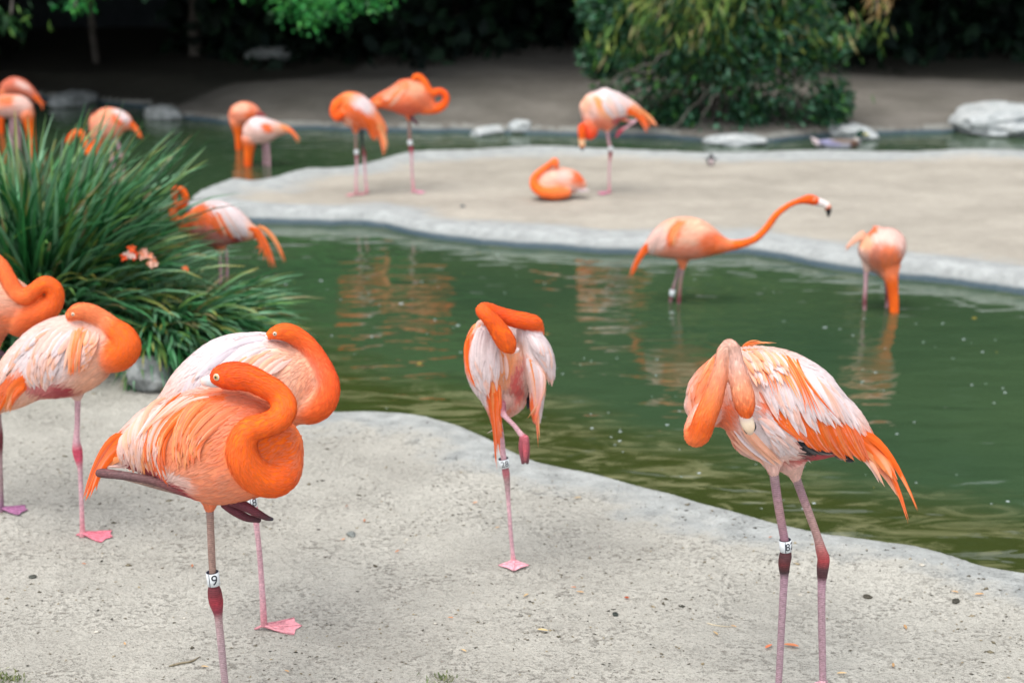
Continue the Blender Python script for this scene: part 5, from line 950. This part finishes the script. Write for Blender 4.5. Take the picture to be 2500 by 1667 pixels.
# flowers
def flower(u, v, Y, r, label, seed, colr):
    p, _ = at_y(u, v, Y); g = random.Random(seed)
    root = empty('flower_head', p, label, 'flower', 'orange flower heads in the strap leaves')
    for k in range(9):
        V = []; c = []; Fq = []
        cc = Vector((g.gauss(0, .5) * r, g.gauss(0, .5) * r, g.gauss(0, .38) * r)); cl = colr[g.randrange(len(colr))]
        for j in range(5):
            a = 2 * math.pi * j / 5 + g.random(); d = Vector((math.cos(a), -.5 + .4 * g.random(), math.sin(a))); s_ = Vector((-math.sin(a), 0, math.cos(a))); o = len(V)
            for q_ in (cc, cc + d * r * .3 + s_ * r * .18, cc + d * r * .55, cc + d * r * .3 - s_ * r * .18): V.append(q_ + p); c.append(cl * (.8 + .4 * g.random()))
            Fq.append([o, o + 1, o + 2, o + 3])
        link('floret', mesh_np('floret', V, Fq, None, np.array(c), smooth=False), M_FEATHER, root)
    o = len([0]); V = []; st_ = Vector((0.02, .05, -.35))
    for t_ in (0, 1):
        for a in range(4): V.append(p + st_ * t_ + Vector((math.cos(a * 1.57), math.sin(a * 1.57), 0)) * .002)
    link('stalk', mesh_np('stalk', V, [[a, (a + 1) % 4, 4 + (a + 1) % 4, 4 + a] for a in range(4)], None, np.tile(np.array([.05, .12, .03]), (8, 1))), M_LEAF, root)
yb = b2.y - .42
flower(313, 622, yb, .038, 'orange and white flower head among the strap leaves', 1, [lin(252, 110, 60), lin(252, 90, 40), lin(250, 215, 205)])
flower(352, 624, yb, .030, 'upper pink flower head right of the orange and white one', 2, [lin(252, 165, 130), lin(252, 190, 170)])
flower(368, 642, yb, .028, 'lower pink flower head right of the orange and white one', 3, [lin(252, 165, 130), lin(252, 200, 180)])
flower(454, 655, yb, .018, 'tiny orange flower near the right side of the strap leaves', 4, [lin(252, 140, 90)])
# ------------------------------------------------------------------ leaf clouds for shrubs and trees
def leaf_cloud(pts, dirs, size, aspect, cols, g, droop=0.0):
    n = len(pts); L = size[0] + g.random(n) * (size[1] - size[0]); W_ = L * aspect * g.uniform(.8, 1.2, n) * .5
    d = unit(dirs + g.normal(0, .6, (n, 3)) + np.array([0, 0, -droop])); up = unit(g.normal(0, 1, (n, 3)) + np.array([0, -.3, 1.2])); s_ = unit(np.cross(d, up)); nn = np.cross(s_, d)
    prof = [(0, .12, 0), (.35, 1, .04), (.7, .8, 0), (1, .05, -.12)]
    V = np.stack([np.stack([pts + d * (L * a)[:, None] - s_ * (W_ * b_)[:, None] + nn * (L * c)[:, None], pts + d * (L * a)[:, None] + s_ * (W_ * b_)[:, None] + nn * (L * c)[:, None]], 1) for a, b_, c in prof], 1)
    i = np.arange(n * 8).reshape(n, 4, 2); q = np.stack([i[:, :-1, 0], i[:, :-1, 1], i[:, 1:, 1], i[:, 1:, 0]], -1).reshape(-1, 4)
    c = np.array(cols)[g.integers(len(cols), size=n)] * g.uniform(.6, 1.4, (n, 1)); return V.reshape(-1, 3), q, np.repeat(c, 8, 0)
def tube_np(P, rad, nc=7):
    P = np.asarray(P, float); T = unit(np.gradient(P, axis=0)); A = unit(np.cross(T, [0.3, 1, 0.1])); B = np.cross(T, A); th = np.linspace(0, 2 * math.pi, nc, endpoint=False)
    V = P[:, None] + (np.cos(th)[None, :, None] * A[:, None] + np.sin(th)[None, :, None] * B[:, None]) * np.asarray(rad)[:, None, None]
    i = np.arange(len(P) * nc).reshape(len(P), nc); j = np.roll(i, -1, 1); return V.reshape(-1, 3), np.stack([i[:-1], j[:-1], j[1:], i[1:]], -1).reshape(-1, 4)
def join(parts):
    o = 0; V = []; Qn = []; C = []
    for v, q, *c in parts:
        V.append(v); Qn.append(q + o); o += len(v)
        if c: C.append(c[0])
    return np.vstack(V), np.vstack(Qn), (np.vstack(C) if C else None)
def tree(name, label, base, lean, h, r0, crowns, nleaf, size, aspect, cols, seed, mat_leaf, droop=.3, limbs=6, cat='tree', group='trees behind the pond'):
    """crowns: (cx, cy, cz, rx, ry, rz) blobs relative to the base"""
    g = np.random.default_rng(seed); base = Vector(base); root = empty(name, base, label, cat, group)
    t = np.linspace(0, 1, 9); tp = np.stack([base.x + lean[0] * t + .12 * np.sin(t * 5 + seed), base.y + lean[1] * t, base.z - .1 + h * t], 1)
    parts = [tube_np(tp, r0 * (1 - .65 * t))]
    for k in range(limbs):
        c = crowns[k % len(crowns)]; e = np.array([base.x + c[0], base.y + c[1], base.z + c[2]]) + g.normal(0, .35, 3) * np.array(c[3:]); s0 = tp[int(4 + g.integers(4))]
        tt = np.linspace(0, 1, 6)[:, None]; P = s0 * (1 - tt) + e * tt + np.array([0, 0, .25]) * np.sin(tt * math.pi); parts.append(tube_np(P, r0 * .35 * (1 - .8 * tt[:, 0]), 5))
    V, q, _ = join(parts); link('trunk', mesh_np('trunk', V, q), M_BARK, root)
    vol = np.array([c[3] * c[4] * c[5] for c in crowns]) ** .67; vol = vol / vol.sum(); out = []
    for c, f in zip(crowns, vol):
        n = int(nleaf * f); nc = max(6, n // 22)
        dirs = unit(g.normal(0, 1, (nc, 3))); rad = g.random(nc) ** .45
        cen = dirs * rad[:, None] * np.array(c[3:]) + np.array([base.x + c[0], base.y + c[1], base.z + c[2]])
        pick = g.integers(nc, size=n); P = cen[pick] + g.normal(0, 1, (n, 3)) * size[1] * 1.1; out.append(leaf_cloud(P, dirs[pick], size, aspect, cols, g, droop))
    V, q, C = join(out); link('crown', mesh_np('crown', V, q, None, C, smooth=False), mat_leaf, root, kind='stuff')
    return root
# bush on the far bank
bb = at_z(1655 * 1.063, 304 * 1.063); bY = bb.y + .42; bX = bb.x
root = empty('bush', (bX, bY, 0), 'big green bush with narrow bamboo-like leaves on the far bank', 'bush')
g = np.random.default_rng(21)
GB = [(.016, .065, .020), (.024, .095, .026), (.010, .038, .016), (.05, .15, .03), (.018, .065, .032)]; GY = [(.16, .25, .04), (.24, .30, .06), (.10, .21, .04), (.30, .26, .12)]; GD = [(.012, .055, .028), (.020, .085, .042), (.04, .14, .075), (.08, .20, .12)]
stems = []; tips = []
for k in range(46):
    a = g.random() * 2 * math.pi; r_ = g.random() * .5; s0 = np.array([bX + math.cos(a) * r_, bY + math.sin(a) * r_ * .6, 0]); L_ = g.uniform(1.3, 2.7); hd = np.array([math.cos(a), math.sin(a) * .6, 0]); sp_ = g.uniform(.2, 1.2)
    t_ = np.linspace(0, 1, 9)[:, None]; P = s0 + hd * (t_ ** 1.4) * sp_ + np.array([0, 0, 1]) * L_ * (t_ - .28 * sp_ * t_ ** 3.2); stems.append(tube_np(P, .010 * (1 - .7 * t_[:, 0]), 5)); tips.append(P)
V, q, _ = join(stems); link('stems', mesh_np('stems', V, q), M_BARK, root, kind='stuff')
tips = np.array(tips)
def along(n, lo, hi): 
    k = g.integers(len(tips), size=n); f = (lo + (hi - lo) * g.random(n)) * 8; i = np.minimum(f.astype(int), 7); fr = (f - i)[:, None]; return tips[k, i] * (1 - fr) + tips[k, i + 1] * fr
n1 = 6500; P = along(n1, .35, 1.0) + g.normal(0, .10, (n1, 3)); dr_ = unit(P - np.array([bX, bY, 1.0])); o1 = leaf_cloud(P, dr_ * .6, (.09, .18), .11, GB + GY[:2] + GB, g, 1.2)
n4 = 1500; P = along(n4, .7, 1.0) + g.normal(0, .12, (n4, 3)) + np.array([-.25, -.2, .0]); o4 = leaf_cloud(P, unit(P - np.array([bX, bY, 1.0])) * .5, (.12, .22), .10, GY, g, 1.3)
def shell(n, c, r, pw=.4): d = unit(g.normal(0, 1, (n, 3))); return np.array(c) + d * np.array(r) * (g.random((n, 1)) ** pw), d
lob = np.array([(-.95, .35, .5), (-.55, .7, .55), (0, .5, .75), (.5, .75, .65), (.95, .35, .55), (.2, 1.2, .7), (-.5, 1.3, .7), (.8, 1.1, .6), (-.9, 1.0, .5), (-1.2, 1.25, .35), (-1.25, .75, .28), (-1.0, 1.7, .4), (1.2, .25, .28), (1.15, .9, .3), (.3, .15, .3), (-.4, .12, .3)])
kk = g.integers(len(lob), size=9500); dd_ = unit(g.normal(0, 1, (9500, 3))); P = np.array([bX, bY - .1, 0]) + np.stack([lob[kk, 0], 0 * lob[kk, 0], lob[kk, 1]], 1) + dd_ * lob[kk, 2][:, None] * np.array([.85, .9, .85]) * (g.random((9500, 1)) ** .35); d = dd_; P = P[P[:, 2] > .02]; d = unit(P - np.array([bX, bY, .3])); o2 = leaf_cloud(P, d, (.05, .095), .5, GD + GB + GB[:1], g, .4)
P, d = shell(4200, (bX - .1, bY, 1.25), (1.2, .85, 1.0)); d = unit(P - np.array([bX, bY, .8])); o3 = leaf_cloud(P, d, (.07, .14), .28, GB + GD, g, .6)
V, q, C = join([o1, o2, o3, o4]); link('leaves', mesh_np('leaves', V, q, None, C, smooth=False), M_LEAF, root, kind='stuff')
bp = []
for (u0, v0, u1, v1) in ((1540, 120, 1400, 190), (1500, 165, 1430, 160), (1640, 210, 1600, 310), (1540, 300, 1640, 200)):
    p0, _ = at_y(u0 * 1.063, v0 * 1.063, bY - .75); p1, _ = at_y(u1 * 1.063, v1 * 1.063, bY - .85); t_ = np.linspace(0, 1, 7)[:, None]; P = np.array(p0) * (1 - t_) + np.array(p1) * t_ + g.normal(0, .015, (7, 3)); V, q = tube_np(P, .012 * (1 - .6 * t_[:, 0]), 6)
    link('branch', mesh_np('branch', V, q), M_BARK, root)
# tree with the bright low crown, left of centre
GL = [(.022, .19, .04), (.035, .27, .055), (.012, .10, .028), (.07, .33, .06)]
tb = at_z(640 * 1.063, 160 * 1.063)
tx, tyy = tb.x, tb.y
def rel(u, v, Y): p, _ = at_y(u * 1.063, v * 1.063, Y); return (p.x - tx, Y - tyy, p.z)
r1 = rel(745, -20, 15.6); r2 = rel(560, -40, 15.9); r3 = rel(860, -30, 15.8); r4 = rel(700, 55, 15.3); r5 = rel(830, 48, 15.3); r6 = rel(450, -60, 16)
tree('leafy_tree', 'tree with a bright green low-hanging crown, left of centre beyond the pond', (tx, tyy, .2), (.6, -.6), 3.2, .10,
  [(*r1, .75, .5, .35), (*r2, .5, .5, .25), (*r3, .45, .4, .28), (*r4, .38, .3, .20), (*r5, .36, .3, .18), (*r6, .55, .5, .2), (r1[0], r1[1] + .8, 2.9, 2.2, 1.3, .9)], 17000, (.035, .07), .55, GL, 31, M_LEAF, .4)
# slender and leaning trunks of dark trees
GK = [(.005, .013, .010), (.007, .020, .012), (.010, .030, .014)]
def darktree(u, v, lab, lean, r0, seed, h=4.2, rad=2.4, cz=4.0, nl=2600, tr_h=None):
    b = at_z(u * 1.063, v * 1.063); gz = ground_z(b.x, b.y)
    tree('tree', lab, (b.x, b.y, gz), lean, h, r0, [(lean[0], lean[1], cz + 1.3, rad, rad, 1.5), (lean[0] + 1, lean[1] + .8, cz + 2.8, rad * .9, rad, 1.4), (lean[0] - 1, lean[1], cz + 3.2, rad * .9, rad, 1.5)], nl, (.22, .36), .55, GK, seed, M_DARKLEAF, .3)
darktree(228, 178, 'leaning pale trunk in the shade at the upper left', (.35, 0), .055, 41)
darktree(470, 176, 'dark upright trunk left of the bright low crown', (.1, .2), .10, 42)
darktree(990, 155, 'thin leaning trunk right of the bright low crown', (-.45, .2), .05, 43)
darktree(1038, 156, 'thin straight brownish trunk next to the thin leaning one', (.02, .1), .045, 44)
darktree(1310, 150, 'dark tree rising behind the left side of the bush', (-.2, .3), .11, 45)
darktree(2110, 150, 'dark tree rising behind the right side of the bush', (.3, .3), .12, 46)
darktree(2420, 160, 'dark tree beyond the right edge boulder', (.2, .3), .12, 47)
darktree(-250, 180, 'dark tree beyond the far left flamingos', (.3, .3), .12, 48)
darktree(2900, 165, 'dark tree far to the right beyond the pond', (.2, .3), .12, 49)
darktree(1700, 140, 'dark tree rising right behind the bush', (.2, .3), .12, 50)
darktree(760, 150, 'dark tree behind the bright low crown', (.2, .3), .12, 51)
# dense undergrowth and hedge mass behind, closing the view
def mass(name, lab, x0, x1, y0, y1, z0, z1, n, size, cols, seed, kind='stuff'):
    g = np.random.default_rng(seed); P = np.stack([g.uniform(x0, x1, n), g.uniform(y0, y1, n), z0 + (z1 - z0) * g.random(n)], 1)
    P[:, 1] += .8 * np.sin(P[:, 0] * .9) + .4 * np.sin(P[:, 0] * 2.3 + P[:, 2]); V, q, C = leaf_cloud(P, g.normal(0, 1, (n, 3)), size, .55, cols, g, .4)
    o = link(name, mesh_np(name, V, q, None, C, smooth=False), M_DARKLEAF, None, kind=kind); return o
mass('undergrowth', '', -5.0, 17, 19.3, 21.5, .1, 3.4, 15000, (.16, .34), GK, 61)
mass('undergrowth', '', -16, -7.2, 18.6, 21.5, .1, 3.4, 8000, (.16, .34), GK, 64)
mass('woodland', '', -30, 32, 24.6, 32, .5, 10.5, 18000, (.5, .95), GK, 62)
mass('added_shade_canopy', '', -16, 18, 16.6, 25, 3.0, 6.5, 16000, (.4, .8), GK, 63)  # leaf roof added out of view to hold sky light off the back
mass('added_shade_canopy', '', -16, -3.6, 14.8, 19, 1.75, 5.2, 9000, (.35, .7), GK, 65)  # lower roof at the left, also added unseen to darken the bank
mass('added_shade_canopy', '', -16, 18, 17.6, 19.5, 1.55, 3.4, 9000, (.25, .5), GK, 66)  # added skirt of leaves above the view, blocks sky light from the front
m2_, t2_, b2_ = mat('wall_paint'); 
root = empty('garden_wall', (-4, 24, 0), 'dim bluish wall seen between the trunks at the upper left', 'wall')
def boxm(name, x0, x1, y0, y1, z0, z1, m, parent=None, **kw):
    V = [(x, y, z) for x in (x0, x1) for y in (y0, y1) for z in (z0, z1)]
    return link(name, mesh_np(name, V, [[0, 1, 3, 2], [4, 6, 7, 5], [0, 4, 5, 1], [2, 3, 7, 6], [0, 2, 6, 4], [1, 5, 7, 3]], smooth=False), m, parent, **kw)
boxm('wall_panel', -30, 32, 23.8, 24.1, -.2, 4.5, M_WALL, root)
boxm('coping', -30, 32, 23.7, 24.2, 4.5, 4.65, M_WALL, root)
# overhanging sprig clusters at the upper left corner and right of the bush
def sprig(u, v, Y, n, lab, cols, size, asp, rad, seed):
    p, _ = at_y(u * 1.063, v * 1.063, Y); g = np.random.default_rng(seed); root = empty('hanging_branch', p, lab, 'branch', 'leafy branches hanging into view')
    P = np.array(p) + g.normal(0, 1, (n, 3)) * np.array([rad[0], .15, rad[1]]); V, q, C = leaf_cloud(P, g.normal(0, .4, (n, 3)), size, asp, cols, g, 1.2)
    link('leaves', mesh_np('leaves', V, q, None, C, smooth=False), M_LEAF, root, kind='stuff')
    t_ = np.linspace(0, 1, 6)[:, None]; P = np.array(p) + np.array([.1, .3, 1.6]) * t_ + g.normal(0, .03, (6, 3)); V, q = tube_np(P, .012 + .01 * t_[:, 0], 6); link('stem', mesh_np('stem', V, q), M_BARK, root)
sprig(20, 40, 14.5, 60, 'yellowish leafy branch hanging in at the upper left corner', GY[2:3] + GB, (.08, .15), .2, (.16, .10), 71)
sprig(2010, 40, 14.6, 60, 'sparse drooping sprigs right of the big bush', GB + GY, (.09, .17), .13, (.14, .22), 72)
sprig(2020, -10, 14.6, 40, 'dry straw-coloured tuft hanging at the top right of the bush', [(.35, .22, .09)], (.10, .2), .1, (.05, .08), 73)
sprig(175, 8, 14.8, 50, 'small green branch at the top edge, upper left', GL, (.06, .1), .5, (.12, .06), 74)
# ------------------------------------------------------------------ bits on the ground
def dry_leaf(u, v, L, lab, cols, seed, grp='fallen dry leaves on the near sand', asp=.32):
    p = at_z(u, v); gz = ground_z(p.x, p.y); g = random.Random(seed); a = g.random() * 6.28 if abs(v) else 0; d = Vector((math.cos(a), math.sin(a), 0)); s_ = Vector((-d.y, d.x, 0)); c = cols[g.randrange(len(cols))]
    V = []; prof = [(-.5, .08), (-.2, .8), (.15, 1), (.38, .6), (.5, .08)]
    for k, (t_, w_) in enumerate(prof):
        for q_ in (-1, 0, 1): V.append(Vector((p.x, p.y, gz + .006)) + d * t_ * L + s_ * q_ * w_ * L * asp * .5 + Vector((0, 0, abs(q_) * L * .1 * w_ + L * .12 * t_ * t_)))
    q = [[k * 3 + j, k * 3 + j + 1, k * 3 + j + 4, k * 3 + j + 3] for k in range(4) for j in range(2)]
    link('dry_leaf', mesh_np('dry_leaf', V, q, None, np.tile(np.array(c) * g.uniform(.8, 1.2), (15, 1))), M_FEATHER, None, label=lab, category='leaf', group=grp)
OC = [lin(225, 150, 95), lin(200, 160, 115), lin(215, 185, 140), lin(190, 120, 80)]
dry_leaf(1930, 1587, .05, 'curled orange leaf lying between the two legs of flamingo 82', [lin(235, 150, 105)], 2)
dry_leaf(1876, 1590, .035, 'small orange leaf scrap just left of the band 82 leg', [lin(225, 130, 90)], 5)
dry_leaf(1325, 1552, .035, 'pale yellow leaf at the lower centre of the sand', [lin(230, 205, 150)], 9)
dry_leaf(1530, 1470, .018, 'red-brown crumb right of the foot of flamingo 28', [lin(170, 80, 45)], 11, asp=.8)
spots = [(970, 1358), (1215, 1300), (1284, 1464), (1400, 1442), (1416, 1454), (1132, 1602), (847, 1244), (890, 1280), (838, 1324), (470, 1390), (205, 1385), (305, 1575), (500, 1625), (1410, 1222), (1685, 1193), (1790, 1542), (1746, 1560),
         (2210, 1533), (2180, 1630), (2330, 1455), (2390, 1462), (1880, 1325), (2055, 1650), (1160, 1232), (1100, 1520), (700, 1640)]
for i, (u, v) in enumerate(spots): dry_leaf(u, v, random.uniform(.018, .034), 'small dry leaf scrap lying on the near sand', OC, 100 + i)
def curve_stick(name, lab, pts, r, colr, cat):
    P = np.array([[*(lambda p: (p.x, p.y, ground_z(p.x, p.y) + r * .8))(at_z(u, v))] for u, v in pts]); P = catmull(P, 5); n = len(P)
    V, q = tube_np(P, r * np.interp(np.linspace(0, 1, n), [0, .1, .7, 1], [.4, 1, .8, .2]), 6); link(name, mesh_np(name, V, q, None, np.tile(colr, (len(V), 1))), M_SKIN, None, label=lab, category=cat)
curve_stick('twig', 'bent grey-brown twig on the sand at the lower left', [(412, 1622), (440, 1615), (468, 1610), (488, 1598)], .004, lin(130, 120, 98), 'twig')
curve_stick('twig', 'thin pale straw lying right of centre on the lower sand', [(1725, 1532), (1750, 1538), (1790, 1541)], .0018, lin(215, 200, 170), 'straw')
def pebble(u, v, r, colr, lab, seed):
    import bmesh
    p = at_z(u, v); bm = bmesh.new(); bmesh.ops.create_icosphere(bm, subdivisions=2, radius=r)
    for w in bm.verts: w.co *= 1 + .35 * noise.noise(w.co / r * 1.2 + Vector((seed, 0, 0))); w.co.z *= .6; w.co.x *= 1.3
    me = bpy.data.meshes.new('pebble'); bm.to_mesh(me); bm.free(); set_col(me, np.tile(colr, (len(me.vertices), 1)))
    o = link('pebble', me, M_SKIN, None, label=lab, category='pebble'); o.location = (p.x, p.y, ground_z(p.x, p.y) + r * .25); o.rotation_euler.z = seed
pebble(1130, 508, .018, lin(60, 70, 80), 'small dark lump on the island sand, left of the lying flamingo', 1)
pebble(858, 1311, .017, lin(120, 125, 122), 'grey pebble on the sand right of the band 8 flamingo foot', 2)
pebble(80, 1413, .012, lin(70, 72, 66), 'dark clod on the sand at the lower left', 3)
pebble(2333, 1473, .013, lin(62, 60, 52), 'dark elongated clod on the sand at the lower right', 4)
pebble(1502, 1508, .010, lin(50, 56, 52), 'dark clod on the sand at the lower centre', 5)
pebble(2118, 1458, .012, lin(70, 66, 56), 'dark clod right of the legs of flamingo 82', 6)
# crumbs of soil, seeds and grit over the near sand: nobody could count them
g = np.random.default_rng(91); n = 9500
yy = 3.2 * (7.2 / 3.2) ** g.random(n); xx = g.uniform(-.42, .42, n) * yy; Pn = np.stack([xx, yy], 1); hh_, s_, zz = terrain_eval(Pn); dens = vnoise(xx, yy, 2.2, 31) + .6 * vnoise(xx, yy, 7, 32)
k_ = (s_ > .12) & (zz == 0) & (dens + g.normal(0, .25, n) > 0.05); xx, yy, hh_ = xx[k_], yy[k_], hh_[k_]; n = len(xx)
oct_ = np.array([[1, 0, 0], [0, 1, 0], [-1, 0, 0], [0, -1, 0], [0, 0, .7], [0, 0, -.5]], float); sz = g.uniform(.001, .0036, n) * (1 + (g.random(n) > .95) * 1.1); an = g.normal(0, .5, n); el_ = g.uniform(1, 2.6, n)
O = oct_[None] * sz[:, None, None]; O = O * np.stack([el_, np.ones(n), np.ones(n)], 1)[:, None]; O = O + g.normal(0, .25, O.shape) * sz[:, None, None]
ca, sa = np.cos(an)[:, None], np.sin(an)[:, None]; O = np.stack([O[..., 0] * ca - O[..., 1] * sa, O[..., 0] * sa + O[..., 1] * ca, O[..., 2]], -1) + np.stack([xx, yy, hh_ + .0015], 1)[:, None]
tri = np.array([[0, 1, 4], [1, 2, 4], [2, 3, 4], [3, 0, 4], [1, 0, 5], [2, 1, 5], [3, 2, 5], [0, 3, 5]]); tri = (tri[None] + np.arange(n)[:, None, None] * 6).reshape(-1, 3)
cc = np.array([lin(85, 80, 66), lin(120, 112, 92), lin(62, 62, 54), lin(160, 146, 118), lin(205, 200, 188)])[g.choice(5, n, p=[.3, .28, .14, .16, .12])]
link('grit', mesh_np('grit', O.reshape(-1, 3), None, tri, np.repeat(cc, 6, 0), smooth=False), M_SKIN, None, kind='stuff')
# moss tufts in the lower corners
def tuft(u, v, n, lab, seed):
    p = at_z(u, v); g = np.random.default_rng(seed); P = np.array([p.x, p.y, ground_z(p.x, p.y)]) + np.stack([g.normal(0, .03, n), g.normal(0, .02, n), np.zeros(n)], 1)
    V, q, C = leaf_cloud(P, g.normal(0, .3, (n, 3)) + np.array([0, 0, 1.0]), (.01, .022), .2, [(.10, .14, .05), (.16, .18, .07)], g, 0); link('moss', mesh_np('moss', V, q, None, C, smooth=False), M_LEAF, None, kind='stuff')
tuft(1083, 1664, 70, 'small green moss tuft at the bottom edge, centre', 1); tuft(20, 1655, 120, 'green moss tuft in the bottom left corner', 2)
# bits floating on the pond
g = np.random.default_rng(95); n = 230
uu = g.uniform(600, 2500, n); vv = 560 + 700 * g.random(n) ** 1.3; pp = np.array([tuple(at_z(a, b_, WATER_Z)) for a, b_ in zip(uu, vv)]); _, s_, _ = terrain_eval(pp[:, :2]); pp = pp[s_ < -.12]; n = len(pp)
sz = g.uniform(.002, .006, n) * (1 + (g.random(n) > .9)); an = g.random(n) * 6.28; hexa = np.array([[math.cos(a), math.sin(a), 0] for a in np.linspace(0, 2 * math.pi, 6, endpoint=False)] + [[0, 0, .5]])
O = hexa[None] * sz[:, None, None]; O[..., 0] *= 1.6; O = O + (pp + np.array([0, 0, .002]))[:, None]; tri = np.array([[k, (k + 1) % 6, 6] for k in range(6)]); tri = (tri[None] + np.arange(n)[:, None, None] * 7).reshape(-1, 3)
cc = np.array([lin(200, 212, 216), lin(170, 150, 60), lin(150, 170, 160)])[g.choice(3, n, p=[.7, .1, .2])]
link('floating_specks', mesh_np('floating_specks', O.reshape(-1, 3), None, tri, np.repeat(cc, 7, 0)), M_FEATHER, None, kind='stuff')
